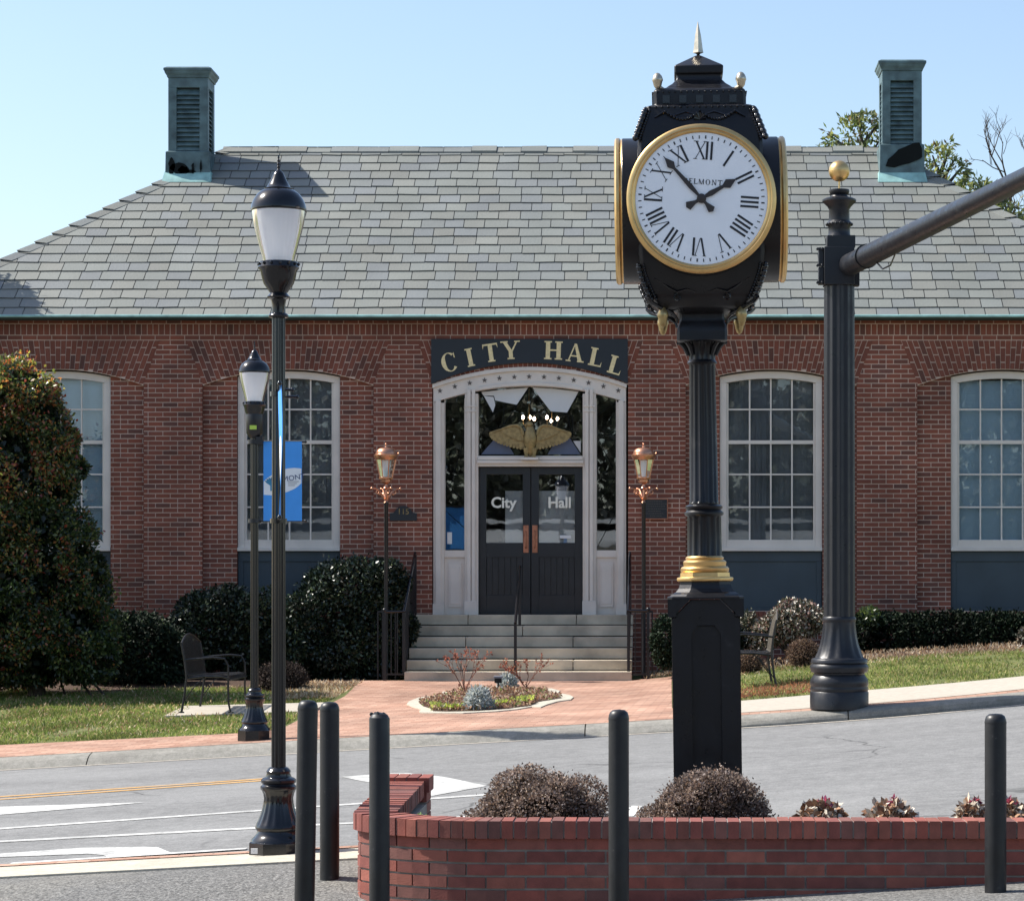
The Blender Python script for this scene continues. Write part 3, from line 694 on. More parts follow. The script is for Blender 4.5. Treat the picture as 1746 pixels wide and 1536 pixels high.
# louvred copper roof vents
def roof_vent(xc, yf, stain_pts, lab, up=0.):
    w = .62; D = .62; y0 = yf; mb = MB(); zt = 9.64; zb = 7.2; h = w/2
    X0, X1 = xc-h, xc+h
    t = .13                       # corner posts
    zl0, zl1 = 8.36, 9.32
    for a in (X0, X1-t):
        for b in (y0, y0+D-t): mb.box(a, a+t, b, b+t, zl0, zl1)
    mb.box(X0, X1, y0, y0+D, zl1, 9.47)
    prof = [(h-.002, 9.47), (h+.015, 9.475), (h+.02, 9.50), (h+.045, 9.54), (h+.055, 9.575), (h+.065, 9.58), (h+.065, 9.615), (h+.02, 9.64)]
    vs = []; 
    for r_, z in prof: vs += [(xc-r_, y0+D/2-r_, z), (xc+r_, y0+D/2-r_, z), (xc+r_, y0+D/2+r_, z), (xc-r_, y0+D/2+r_, z)]
    n = len(prof); fs = [(j*4+i, j*4+(i+1) % 4, (j+1)*4+(i+1) % 4, (j+1)*4+i) for j in range(n-1) for i in range(4)] + [tuple(range((n-1)*4, n*4))]
    mb.add(vs, fs)
    bo = .035                     # flared base
    vs = []
    for r_, z in ((h, zl0+.02), (h+bo, zl0), (h+bo+.005, 8.0), (h+bo+.03, zb)): vs += [(xc-r_, y0+D/2-r_, z), (xc+r_, y0+D/2-r_, z), (xc+r_, y0+D/2+r_, z), (xc-r_, y0+D/2+r_, z)]
    mb.add(vs, [(j*4+i, j*4+(i+1) % 4, (j+1)*4+(i+1) % 4, (j+1)*4+i) for j in range(3) for i in range(4)] + [(0, 1, 2, 3)])
    mb.v = [(a, b, c + up + (.05 if c > zl0+.03 else 0)*min(1, (c-zl0)/.6)) for a, b, c in mb.v]
    v = mb.build('roof_vent', 'copper_green', hall, bevel=.004); tag(v, lab)
    bk = MB(); bk.box(X0+t*.5, X1-t*.5, y0+.08, y0+D-.08, zl0, zl1); bk.v = [(a, b, c+up) for a, b, c in bk.v]; bk.build('vent_core', 'stain', v)
    lv = MB(); nl = 13; dz = (zl1-zl0-.02)/nl
    for i in range(nl):
        z = zl0+.01+i*dz
        a, b = X0+t, X1-t
        lv.add([(a, y0+.012, z), (b, y0+.012, z), (b, y0+.075, z+dz*1.15), (a, y0+.075, z+dz*1.15), (a, y0+.012, z+.012), (b, y0+.012, z+.012), (b, y0+.075, z+dz*1.15+.01), (a, y0+.075, z+dz*1.15+.01)], [(0,1,2,3), (4,5,6,7), (0,1,5,4), (2,3,7,6)])
        c_, d = y0+t, y0+D-t
        for sx, x_ in ((1, X0), (-1, X1)):
            lv.add([(x_+sx*.012, c_, z), (x_+sx*.012, d, z), (x_+sx*.075, d, z+dz*1.15), (x_+sx*.075, c_, z+dz*1.15), (x_+sx*.012, c_, z+.012), (x_+sx*.012, d, z+.012)], [(0,1,2,3), (0,1,5,4)])
    lv.v = [(a, b, c+up+.02) for a, b, c in lv.v]; lv.build('louvre', 'copper_green', v)
    fl_ = MB(); z0 = lambda y: EZ+K*(y-EY)
    a, b = xc-h-.075, xc+h+.075; ya, yb = y0-.16, y0+.25
    fl_.add([(a, ya, z0(ya)+.03), (b, ya, z0(ya)+.03), (xc+h+.045, y0-.025, z0(y0)+.10), (xc-h-.05, y0-.025, z0(y0)+.10), (a, yb, z0(yb)-.12), (b, yb, z0(yb)-.12)], [(0,1,2,3), (1,5,2), (0,3,4)])
    fl_.build('flashing', 'flashing_green', v)
    sp = MB()
    for pl in stain_pts: sp.plate([(xc + a*.62, z) for a, z in pl], y0-bo-.022, y0-bo-.014)
    sp.v = [(a, b, c+up) for a, b, c in sp.v]; sp.build('tar_patch', 'stain', v)
    return v
def blobp(cx, cz, rx, rz, n=16, j=.15):
    return [(cx+rx*math.cos(2*math.pi*i/n)*(1+rnd.uniform(-j, j)), cz+rz*math.sin(2*math.pi*i/n)*(1+rnd.uniform(-j, j))) for i in range(n)]
roof_vent(-7.42, 41.25, [blobp(-.22, 8.10, .21, .085, j=.22), blobp(-.40, 8.12, .075, .12, j=.3), blobp(-.1, 8.06, .12, .07, j=.3), blobp(.14, 8.10, .035, .09, j=.3), blobp(.34, 8.13, .025, .09, j=.3), blobp(.05, 8.05, .15, .025)], 'left copper roof vent with broken patches of black tar on its foot')
roof_vent(3.74, 41.25, [[(-.42, 8.02), (-.36, 8.13), (-.22, 8.2), (-.1, 8.28), (.1, 8.33), (.3, 8.385), (.43, 8.39), (.49, 8.3), (.5, 8.16), (.4, 8.12), (.2, 8.07), (0, 8.04), (-.2, 8.0)]], 'right copper roof vent with one large black tar patch on its foot', .11)

# ---- entrance
CXD = fx(904)
def arcy(dx, c0, rise, half): return fz(c0) - rise/FS*(dx/(half/FS))**2
sur = MB(); N = 24
yo = lambda x: arcy(x-CXD, 627, 29, 165); yi = lambda x: arcy(x-CXD, 658, 22, 146)
xL, xR = fx(738.5), fx(1067.5); ys = FY+.02
def band(mb, x0, x1, f0, f1, y0, y1, n=24):
    pts = [(lerp(x0, x1, i/n), f0(lerp(x0, x1, i/n))) for i in range(n+1)]; p2 = [(lerp(x1, x0, i/n), f1(lerp(x1, x0, i/n))) for i in range(n+1)]
    mb.plate(pts+p2, y0, y1)
band(sur, xL, xR, yo, yi, ys, ys+.2)
band(sur, xL-.01, xR+.01, lambda x: yo(x)+.012, lambda x: yo(x)-.045, ys-.035, ys-.0005)
band(sur, fx(815), fx(994), lambda x: yi(x)+.05, lambda x: yi(x)+.003, ys-.02, ys-.0005, 14)
zb_ = fz(1048)
def pil(a, b, y0, y1, top=None):
    xa, xb = fx(a), fx(b); sur.box(xa, xb, y0, y1, zb_, min(yi(xa), yi(xb))-.0 if top is None else top)
for a, b in ((738.5, 757), (1051.5, 1067.5)):
    pil(a, b, ys+.002, ys+.2); 
    m_ = (a+b)/2; pil(m_-5, m_+4, ys-.03, ys+.002, yi(fx(m_))+.0)
    sur.box(fx(a)-.005, fx(b)+.005, ys-.045, ys+.001, zb_, zb_+.16)
for a, b in ((792.5, 815), (993.5, 1016)):
    pil(a, b, ys+.002, ys+.22); m_ = (a+b)/2
    pil(m_-7, m_-1, ys-.04, ys+.002, yi(fx(m_))+.04); pil(m_+.5, m_+6.5, ys-.04, ys+.002, yi(fx(m_))+.04)
    sur.box(fx(a)-.004, fx(b)+.004, ys-.055, ys+.0015, zb_, zb_+.2)
    for zz_ in (fz(694), fz(702)): sur.box(fx(a)+.01, fx(b)-.01, ys-.05, ys-.0395, zz_, zz_+.02)
for a, b in ((757, 792.5), (1016, 1051.5)):           # sidelight frame and panel below
    xa, xb = fx(a), fx(b)
    sur.box(xa, xb, ys+.05, ys+.18, zb_, fz(942)); sur.box(xa, xb, ys+.02, ys+.05, fz(950), fz(938))
    sur.box(xa+.06, xb-.05, ys+.03, ys+.05, fz(1035), fz(960)); sur.box(xa+.085, xb-.075, ys+.022, ys+.03, fz(1030), fz(966))
    for e0, e1 in ((xa, xa+.012), (xb-.012, xb)): sur.box(e0, e1, ys+.05, ys+.12, fz(938), yi((xa+xb)/2)-.03)
xa, xb = fx(815), fx(993.5)                            # transom bar
sur.box(xa, xb, ys+.0, ys+.2, fz(795), fz(777)); sur.box(xa-.01, xb+.01, ys-.035, ys-.0005, fz(790), fz(785)); sur.box(xa, xb, ys-.02, ys-.0005, fz(784), fz(779))
sur = sur.build('door_surround', 'cream_paint', hall, bevel=.003)
for i in range(13):
    sx = 750 + 25.35*i; a = fx(sx); zc_ = fz(642 + 24*((sx-903)/152)**2); mb = MB()
    pts = []
    for q in range(10):
        r_ = (.041 if q % 2 == 0 else .017); t = math.pi/2 + q*math.pi/5; pts.append((a+r_*math.cos(t), zc_+r_*math.sin(t)))
    mb.plate(pts, ys-.006, ys); mb.build('star', 'star_paint', sur)
# transom glazing with lead star
def Z6(x, y): return (fx(700+x/3.796), fz(560+y/3.796))
tr = MB(); tg = [(xa, fz(777.5))] + [(lerp(xa, xb, i/12), yi(lerp(xa, xb, i/12))+.01) for i in range(13)] + [(xb, fz(777.5))]
tr.plate(tg, ys+.10, ys+.104); tr = tr.build('transom_glass', 'door_glass', hall)
ld = MB()
def came(p, q, w=.011, y=ys+.088):
    (x0, z0), (x1, z1) = Z6(*p), Z6(*q); dx, dz = x1-x0, z1-z0; l = math.hypot(dx, dz); nx, nz = -dz/l*w/2, dx/l*w/2
    ld.plate([(x0+nx, z0+nz), (x1+nx, z1+nz), (x1-nx, z1-nz), (x0-nx, z0-nz)], y+rnd.uniform(0, .004), y+.008+rnd.uniform(0, .003))
for p, q in (((770,374),(600,620)), ((770,374),(935,610)), ((450,405),(530,545)), ((1095,395),(1012,545)), ((1012,545),(935,610)), ((530,545),(690,490)), ((530,720),(447,815)), ((1030,700),(1104,812)), ((620,730),(672,815)), ((920,730),(880,815)), ((1012,545),(1046,700)), ((600,620),(600,480)), ((1046,560),(1046,700))): came(p, q)
ld.build('lead_star', 'stain', tr)
for nm_, mt_, pts in (('glare_pane', 'glare_grey', [(456,408),(600,392),(758,380),(684,490),(620,478),(545,462),(537,432),(462,430)]), ('glare_pane', 'glare_grey', [(470,432),(534,440),(545,492),(530,540)]), ('glare_pane', 'glare_grey', [(786,378),(940,388),(1086,405),(1012,541),(905,533)]), ('glare_pane', 'glare_grey', [(1048,725),(1100,725),(1100,806)]), ('tinted_pane', 'tint_blue', [(532,722),(628,742),(668,812),(452,812)]), ('tinted_pane', 'tint_blue', [(930,735),(1028,705),(1098,812),(884,812)])):  # pale grey panes: sky brightness in the glass, put in as colour
    mb = MB(); mb.plate([Z6(*p) for p in pts], ys+.094, ys+.098); mb.build(nm_, mt_, tr)
# star-shaped dark hanging panel inside the lobby
hs = MB()
for pts in ([(770,380),(600,620),(530,720),(450,818),(672,818),(770,700),(880,818),(1104,815),(1030,700),(935,610)],):
    hs.plate([Z6(*p) for p in pts], ys+.2, ys+.21)
pass
# sidelights
for (a, b), cames in (((757, 792.5), [((222,480),(222,990)), ((222,990),(345,1120)), ((345,700),(260,1000)), ((225,1180),(345,1290)), ((262,1130),(345,1100))]), ((1016, 1051.5), [((1200,560),(1325,480)), ((1205,690),(1325,685)), ((1325,960),(1207,1150)), ((1207,1150),(1325,1190)), ((1325,1190),(1207,1415)), ((1207,700),(1325,930))])):
    mb = MB(); q0, q1 = fx(a), fx(b)
    mb.plate([(q0, fz(942)), (q1, fz(942)), (q1, yi(q1)+.01), (q0, yi(q0)+.01)], ys+.10, ys+.104); sg = mb.build('sidelight_glass', 'door_glass', hall)
    ld = MB()
    for p, q in cames: came(p, q, .010)
    ld.build('leading', 'stain', sg)
stk = MB(); stk.box(fx(761.5), fx(769.5), ys+.094, ys+.097, fz(927), fz(907)); stk.build('sticker', 'sticker_white', sg)
# doors
dy = ys+.12
for sd, (a, b) in enumerate(((815.8, 903.6), (905, 992.8))):
    A, B = fx(a), fx(b); z0, z1 = fz(1047), fz(796)
    gl = (828, 890.5) if sd == 0 else (918, 979.5)
    g0, g1 = fx(gl[0]), fx(gl[1]); gz0, gz1 = fz(925), fz(808)
    mb = MB()
    mb.box(A, g0, dy, dy+.05, z0, z1); mb.box(g1, B, dy, dy+.05, z0, z1); mb.box(g0, g1, dy, dy+.05, gz1, z1); mb.box(g0, g1, dy, dy+.05, z0, fz(1014)); mb.box(g0, g1, dy, dy+.05, fz(950), gz0)
    for i in range(6):
        x0 = lerp(g0, g1, i/6); x1 = lerp(g0, g1, (i+1)/6); mb.box(x0+.006, x1-.006, dy+.014, dy+.05, fz(1014), fz(950)); 
    mb.box(g0, g1, dy+.03, dy+.049, fz(1014), fz(950))
    d = mb.build('door', 'door_paint', hall, bevel=.003)
    pn = MB(); pn.box(g0, g1, dy+.02, dy+.024, gz0, gz1); pn.build('glass_pane', 'door_glass', d)
    h0, h1 = ((891.5, 900.5) if sd == 0 else (906.8, 915.8)); hm = MB(); hm.box(fx(h0), fx(h1), dy-.012, dy-.001, fz(942), fz(895))
    xm = (fx(h0)+fx(h1))/2
    hm.tube([(xm, dy-.01, fz(905)), (xm, dy-.05, fz(907)), (xm, dy-.05, fz(932)), (xm, dy-.01, fz(934))], .009, 8)
    hm.build('handle', 'copper_plate', d, bevel=.002)
    cx_, word = ((861, 'City') if sd == 0 else (951, 'Hall'))
    text_mesh('lettering', word, .215, 'white_vinyl', d, (fx(cx_)-.03 if sd == 0 else fx(cx_)+.02, dy+.017, fz(857)), bold=.006)
    pb = MB()
    if sd == 0: pb.box(fx(860), g1, dy+.075, dy+.08, gz0, fz(836))
    else: pb.box(g0, g1, dy+.075, dy+.08, gz0, fz(836)); 
    pb.build('reflection_sheet', 'reflection_pale', d)  # pale sheet behind the glass, standing in for its bright reflection
    if sd == 1:
        nb = MB(); nb.box(fx(954), fx(973), dy+.014, dy+.018, fz(917.5), fz(912)); nb.build('notice', 'sticker_white', d)
# room behind
rm = MB()
rm.box(-5.2, 1.4, FY+.6, FY+4.0, 1.05, 1.15); rm.box(-5.2, 1.4, FY+4.0, FY+4.1, 1.15, 4.6); rm.box(-5.3, -5.2, FY+.45, FY+4.1, 1.05, 4.7); rm.box(1.4, 1.5, FY+.45, FY+4.1, 1.05, 4.7); rm.box(-5.2, 1.4, FY+.45, FY+4.0, 4.6, 4.7)
rm.box(CXD-1.43, CXD+1.43, FY+.42, FY+.6, 1.05, 1.15)
rm.build('lobby', 'interior', hall)
# steps
ent = MB(); ent.box(-3.50, -.47, FY-.25, FY+.25, .9, 1.115); steps = ent.build('entrance_steps', 'limestone', hall)
S0, S1 = -3.55, -.42; joint = {0: [], 1: [798, 983], 2: [891], 3: [794, 977], 4: [], 5: [786, 977], 6: [860]}
RIS = (1.17-.256)/6
for i in range(6):                     # i=0 top
    zt = 1.17 - i*RIS; mb = MB(); yf = 37.85 - .33*i; js = [796, 982] if i == 0 else [891] if i == 1 else [794, 977] if i == 2 else [] if i == 3 else [786, 977] if i == 4 else [870]
    if i == 0: js = [798, 983]
    cuts = [S0] + [ (p-CX)/(FPX/yf) for p in js] + [S1]
    for a, b in zip(cuts[:-1], cuts[1:]):
        mb.box(a+.005, b-.005, yf + rnd.uniform(-.004, .004), yf+(.33+.05 if i else .45), zt-RIS+.012 if i < 5 else zt-RIS-.1, zt + rnd.uniform(-.003, .002))
    mb.build('step', 'limestone', steps, bevel=.008)
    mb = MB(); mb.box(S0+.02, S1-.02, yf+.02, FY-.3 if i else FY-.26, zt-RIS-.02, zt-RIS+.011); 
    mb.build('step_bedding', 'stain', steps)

# ---- sign board CITY HALL
sgn = thing('entrance_sign', 'dark navy arched board lettered CITY HALL in gold above the entrance', 'sign', (CXD, FY-.03, fz(600)))
mb = MB(); a, b = fx(735.5), fx(1070.5)
lo = lambda x: arcy(x-CXD, 619.5, 35, 167)
pts = [(a, fz(578.5)), (b, fz(578.5))] + [(lerp(b, a, i/24), lo(lerp(b, a, i/24))) for i in range(25)]
mb.plate(pts, FY-.045, FY-.012); mb.build('board', 'navy_paint', sgn, bevel=.003)
for ch, px_, py_, rot in (('C', 765.3, 618.5, -16), ('I', 801.4, 610, -12), ('T', 837, 602, -8), ('Y', 871, 597.5, -3), ('H', 943.7, 598, 2), ('A', 980.6, 602, 6), ('L', 1016.5, 609.5, 12), ('L', 1049.5, 623, 16)):
    mb = MB(); put_glyph(mb, ch, fx(px_), fz(py_), .262, R(rot), FY-.052, .008, ws=.98, T=.24 if ch in 'ILTH' else .22, t=.075, sf=.09)
    mb.build('letter', 'gold_letter', sgn)
# ------------------------------------------------------------------ eagle, chandelier, plaques
eg = thing('eagle_statue', 'gilded eagle with spread wings perched over the entrance doors', 'statue', (CXD, FY-.06, fz(781)))
def Z8(x, y): return (fx(800+x/8.314), fz(640+y/8.314))
EYY = FY-.05
bd = MB()
xc, _ = Z8(868, 0)
prof = [(.012, fz(779)), (.05, fz(772)), (.06, fz(764)), (.085, fz(757)), (.092, fz(748)), (.085, fz(740)), (.062, fz(733)), (.048, fz(727)), (.05, fz(723.5)), (.038, fz(720.5)), (.008, fz(719.5))]
vs = []; fs = []; sg_ = 18
for r_, z in prof:
    lean = -.012 if z > fz(730) else 0
    for i in range(sg_):
        t = 2*math.pi*i/sg_; vs.append((xc+lean+r_*math.cos(t), EYY+r_*.8*math.sin(t), z))
for j in range(len(prof)-1):
    for i in range(sg_): fs.append((j*sg_+i, j*sg_+(i+1) % sg_, (j+1)*sg_+(i+1) % sg_, (j+1)*sg_+i))
bd.add(vs, fs, smooth=True)
bx, bz = Z8(800, 712)
bd.ball((xc-.012, EYY-.01, fz(724)), .052, 14, 10, sz=.9)
bd.tube([(xc-.03, EYY, fz(724)), (bx+.02, EYY-.005, bz+.012), (bx, EYY-.005, bz-.01), (bx+.01, EYY-.005, bz-.045)], [.034, .028, .018, .005], 8)
for sx in (-1, 1):
    lx = xc + sx*.055
    bd.tube([(lx-.0*sx, EYY, fz(765)), (lx, EYY-.01, fz(772)), (lx, EYY-.02, fz(777))], [.045, .035, .022], 10)
    for t in (-1, 0, 1): bd.tube([(lx, EYY-.02, fz(777)), (lx+t*.02, EYY-.055, fz(778.2)), (lx+t*.025, EYY-.07, fz(780.5))], [.013, .012, .005], 6)
bd.build('body', 'old_gold', eg)
for sx in (-1, 1):
    wg = MB()
    def W(x, y):            # right wing coordinates in the enlarged crop, mirrored for the left
        X_, Z_ = Z8(x, y); return (xc + sx*(X_-xc), Z_)
    nf = 15
    for i in range(nf):
        t = i/(nf-1)
        rx, ry = lerp(985, 1180, t**.8), lerp(840, 745, t**.8)
        ang = lerp(R(92), R(12), t**1.05)
        tx = lerp(960, 1455, math.sin(t*math.pi/2)**1.1); ty = lerp(1060, 832, t**1.5) 
        dx, dy_ = tx-rx, ty-ry; l = math.hypot(dx, dy_); nx, ny = -dy_/l, dx/l; w = 24
        pts = [W(rx+nx*w*.7, ry+ny*w*.7), W(rx+dx*.6+nx*w, ry+dy_*.6+ny*w), W(rx+dx*.93+nx*w*.8, ry+dy_*.93+ny*w*.8), W(tx, ty), W(rx+dx*.93-nx*w*.8, ry+dy_*.93-ny*w*.8), W(rx+dx*.6-nx*w, ry+dy_*.6-ny*w), W(rx-nx*w*.7, ry-ny*w*.7)]
        y = EYY + .015 - .0012*i; wg.plate(pts, y, y+.008)
    cov = [W(*p) for p in ((965, 850), (985, 780), (1015, 735), (1060, 708), (1130, 712), (1215, 740), (1300, 770), (1250, 830), (1180, 860), (1100, 900), (1010, 930), (960, 930))]
    wg.plate(cov, EYY-.012, EYY+.012)
    edge = [(965, 850), (985, 780), (1015, 735), (1060, 712), (1130, 716), (1215, 742), (1300, 775), (1400, 815)]
    wg.tube([(W(*p)[0], EYY-.01, W(*p)[1]) for p in edge], [.022, .024, .024, .022, .018, .015, .012, .006], 8)
    wg.build('wing', 'old_gold', eg)
pd = MB(); pd.box(fx(888.5), fx(918), FY-.13, FY+.02, fz(784.5), fz(780.3)); pd.build('perch_block', 'cream_paint', eg)

for nm, c0, pts_, lab in (('chandelier', 770, ((730,578),(770,573),(805,590)), 'lit three-bulb chandelier glowing behind the eagle head'), ('chandelier', 920, ((885,578),(910,595),(955,590)), 'lit three-bulb chandelier glowing right of the eagle head')):
    Yc = FY+1.6; s_ = FPX/Yc
    w3 = [Vector(((700+x/3.796-CX)/s_, Yc + dd, EYE-(560+y/3.796-CY)/s_)) for (x, y), dd in zip(pts_, (-.1, .1, -.2))]
    mid = sum(w3, Vector())/3; ch = thing(nm, lab, 'chandelier', mid, 'hanging lamps inside the lobby')
    for w in w3: mb = MB(); mb.ball(w, .022, 10, 7, sz=1.5); mb.build('bulb', 'lit_bulb', ch)
    mb = MB(); hub = mid - Vector((0, 0, .16)); mb.tube([(mid.x, mid.y, 4.6), hub], .008, 6); mb.ball(hub, .03)
    for w in w3: mb.tube([hub, lerp(hub, w, .6)-Vector((0, 0, .07)), w-Vector((0, 0, .09)), w-Vector((0, 0, .03))], .007, 6)
    mb.build('frame', 'brass', ch)

def tagmesh(o, label, cat, group=None): return tag(o, label, cat, group)
pq = thing('house_number_plaque', 'dark arched wall plaque numbered 115 left of the entrance', 'plaque', (fx(688), FY-.02, fz(876)))
mb = MB(); px_ = [(665,888),(711,888),(711,875),(704,874),(700,868),(694,863.5),(688,862.5),(682,863.5),(676,868),(672,874),(665,875)]
mb.plate([(fx(a), fz(b)) for a, b in px_], FY-.03, FY-.012); mb.build('board', 'navy_paint', pq, bevel=.002)
text_mesh('number', '115', .115, 'old_gold', pq, (fx(688), FY-.033, fz(872.5)))
text_mesh('lettering', 'N. MAIN STREET', .05, 'old_gold', pq, (fx(688), FY-.033, fz(882.5))) if False else None
pq = thing('wall_plaque', 'rectangular bronze plaque with raised border right of the entrance', 'plaque', (fx(1116), FY-.02, fz(867)))
mb = MB(); mb.box(fx(1095), fx(1138), FY-.022, FY-.01, fz(885), fz(850)); mb.build('board', 'navy_paint', pq)
mb = MB(); 
for a, b, c, d in ((1094, 1139, 885.5, 883.8), (1094, 1139, 851.5, 849.8)): mb.box(fx(a), fx(b), FY-.03, FY-.01, fz(c), fz(d))
for a in (1094, 1137.4): mb.box(fx(a), fx(a+1.6), FY-.03, FY-.01, fz(883.8), fz(851.5))
mb.build('border', 'copper_plate', pq)
mb = MB()
for i, (a, b) in enumerate(((1104,1129),(1100,1134),(1102,1131),(1099,1133),(1105,1127),(1101,1132),(1108,1125))):
    z = fz(855+i*4.1); x = fx(a)
    while x < fx(b):
        w = rnd.uniform(.012, .03); mb.box(x, x+w, FY-.026, FY-.0225, z-.005, z+.005); x += w+.008
mb.build('raised_lines', 'mesh_taupe', pq)

# ------------------------------------------------------------------ lantern posts by the steps
def lantern(px, base_py, s, lab):
    o = P(px, base_py, s); t = thing('lantern_post', lab, 'lamp post', o, 'copper lanterns beside the steps')
    z = lambda py: EYE-(py-CY)/s
    def L(mb, prof, **k): mb.lathe([(r/s, z(y)-o.z) for r, y in prof], o, **k)
    pb = MB(); L(pb, [(4, base_py), (4, 1150), (3.4, 1146), (3.4, 862), (4.2, 860), (4.2, 856)], seg=12); pb.build('post', 'black_iron', t)
    br = MB()
    L(br, [(4.4, 857), (2, 853), (2, 835), (5, 832), (2.5, 828), (2.5, 826), (9.5, 822), (10, 818), (8, 817)], seg=8)
    for a in range(4):
        q = a*math.pi/2 + R(25)
        def V(r, y): return (o.x+r/s*math.cos(q), o.y+r/s*math.sin(q), z(y))
        br.tube([V(2, 852), V(7, 845), V(12, 838), V(17, 834), V(21, 832.5), V(25, 833)], [.016, .018, .014, .012, .01, .012], 6)
        br.tube([V(16, 835), V(18, 840), V(14, 843), V(11.5, 840), V(13, 837.5)], [.009]*5, 6); br.ball(V(25.5, 833), .02, 8, 5); br.ball(V(12.5, 842), .022, 8, 5)
    br.build('scroll_bracket', 'copper', t)
    gl = MB(); L(gl, [(10, 817), (18, 781)], seg=8, smooth=False, cap=False, rot=R(22.5)); gl.build('glass', 'lantern_glass', t)
    gi = MB(); L(gi, [(5, 815), (9, 785)], seg=8, rot=0); gi.build('frosted_core', 'blind_pale', t)
    fr = MB()
    for i in range(8):
        q = R(22.5+45*i); fr.tube([(o.x+10.3/s*math.cos(q), o.y+10.3/s*math.sin(q), z(817)), (o.x+18.3/s*math.cos(q), o.y+18.3/s*math.sin(q), z(781))], .008, 5)
    L(fr, [(12.5, 817), (13, 814), (10.5, 813)], seg=8, smooth=False, rot=R(22.5))
    L(fr, [(18.3, 784), (21, 778), (21, 775.5), (18, 774), (17.5, 771), (15, 766.5), (9, 763.5), (2.5, 762.5), (2, 760)], seg=16)
    fr.ball((o.x, o.y, z(757.5)), .018, 8, 6)
    fr.tube([(o.x+18/s, o.y-.02, z(775)), (o.x+22/s, o.y-.03, z(772.5))], .012, 6)
    fr.build('cap_and_frame', 'copper', t)
    return t
lantern(658.5, 1163, 123.2, 'copper lantern on thin black post left of the steps')
lantern(1097.5, 1160, 123.2, 'copper lantern on thin black post right of the steps')

# ------------------------------------------------------------------ handrails
def rail(name, x, y0, z0, y1, z1, zf, lab, baluster=True, out=0.):
    t = thing(name, lab, 'handrail', (x, y1, zf))
    mb = MB(); w = .022
    mb.tube([(x, y0, z0), (x, y1, z1)] + ([(x+out, y1, z1+.0)] if out else []), .022, 8); mb.build('top_rail', 'black_gloss', t)
    def grd(y): 
        k = 0 if y >= 37.85 else int((37.85-y)/.33)+1; return max(1.17-k*RIS, .256)
    for y, z in ((y0, z0), (y1+.01, z1)): ps = MB(); ps.box(x-.02, x+.02, y-.02, y+.02, grd(y), z-.01); ps.build('post', 'black_iron', t)
    if out: ps = MB(); ps.box(x+out-.02, x+out+.02, y1-.02, y1+.02, .25, z1-.01); ps.ball((x+out, y1, z1+.025), .03); ps.build('post', 'black_iron', t)
    if baluster:
        bb = MB(); lo = .12
        bb.tube([(x, y0, z0-.8), (x, y1, z1-.85)], .014, 6)
        y = y1+.11
        while y < y0-.05:
            zt = lerp(z1, z0, (y-y1)/(y0-y1)); bb.box(x-.007, x+.007, y-.007, y+.007, lerp(z1-.85, z0-.8, (y-y1)/(y0-y1)), zt-.01); y += .11
        if out:
            n = 2; bb.box(min(x, x+out), max(x, x+out), y1-.008, y1+.008, .36, .385)
            for i in range(1, n+1): xx = x+out*i/(n+1); bb.box(xx-.007, xx+.007, y1-.007, y1+.007, .385, z1-.01)
        bb.build('baluster', 'black_iron', t)
    return t
rail('handrail', -3.56, 37.95, 2.06, 36.28, 1.23, .256, 'black iron handrail along the left end of the steps', out=-.26)
rail('handrail', -.47, 37.95, 2.06, 36.28, 1.24, .256, 'black iron handrail along the right end of the steps', out=.27)
rail('handrail', -2.035, 37.55, 1.86, 36.45, 1.07, .41, 'short black handrail standing in the middle of the steps', baluster=False)
sf = MB()
for x in (1099.5, 1112): sf.box((x-CX)/123-.01, (x-CX)/123+.01, 36.6, 36.62, .25, EYE-(1044-CY)/123)
sf.box((1078-CX)/123, (1113-CX)/123, 36.6, 36.62, EYE-(1044-CY)/123, EYE-(1041-CY)/123)
tagmesh(sf.build('side_railing', 'black_iron', None, org=(-.3, 36.6, .25)), 'low black iron guard railing behind the right lantern post', 'railing')
sf = MB()
for x in (644, 652, 674): sf.box((x-CX)/123-.01, (x-CX)/123+.01, 36.6, 36.62, .25, EYE-(1044-CY)/123)
sf.box((643-CX)/123, (690-CX)/123, 36.6, 36.62, EYE-(1044-CY)/123, EYE-(1041-CY)/123)
tagmesh(sf.build('side_railing', 'black_iron', None, org=(-3.8, 36.6, .25)), 'low black iron guard railing behind the left lantern post', 'railing')

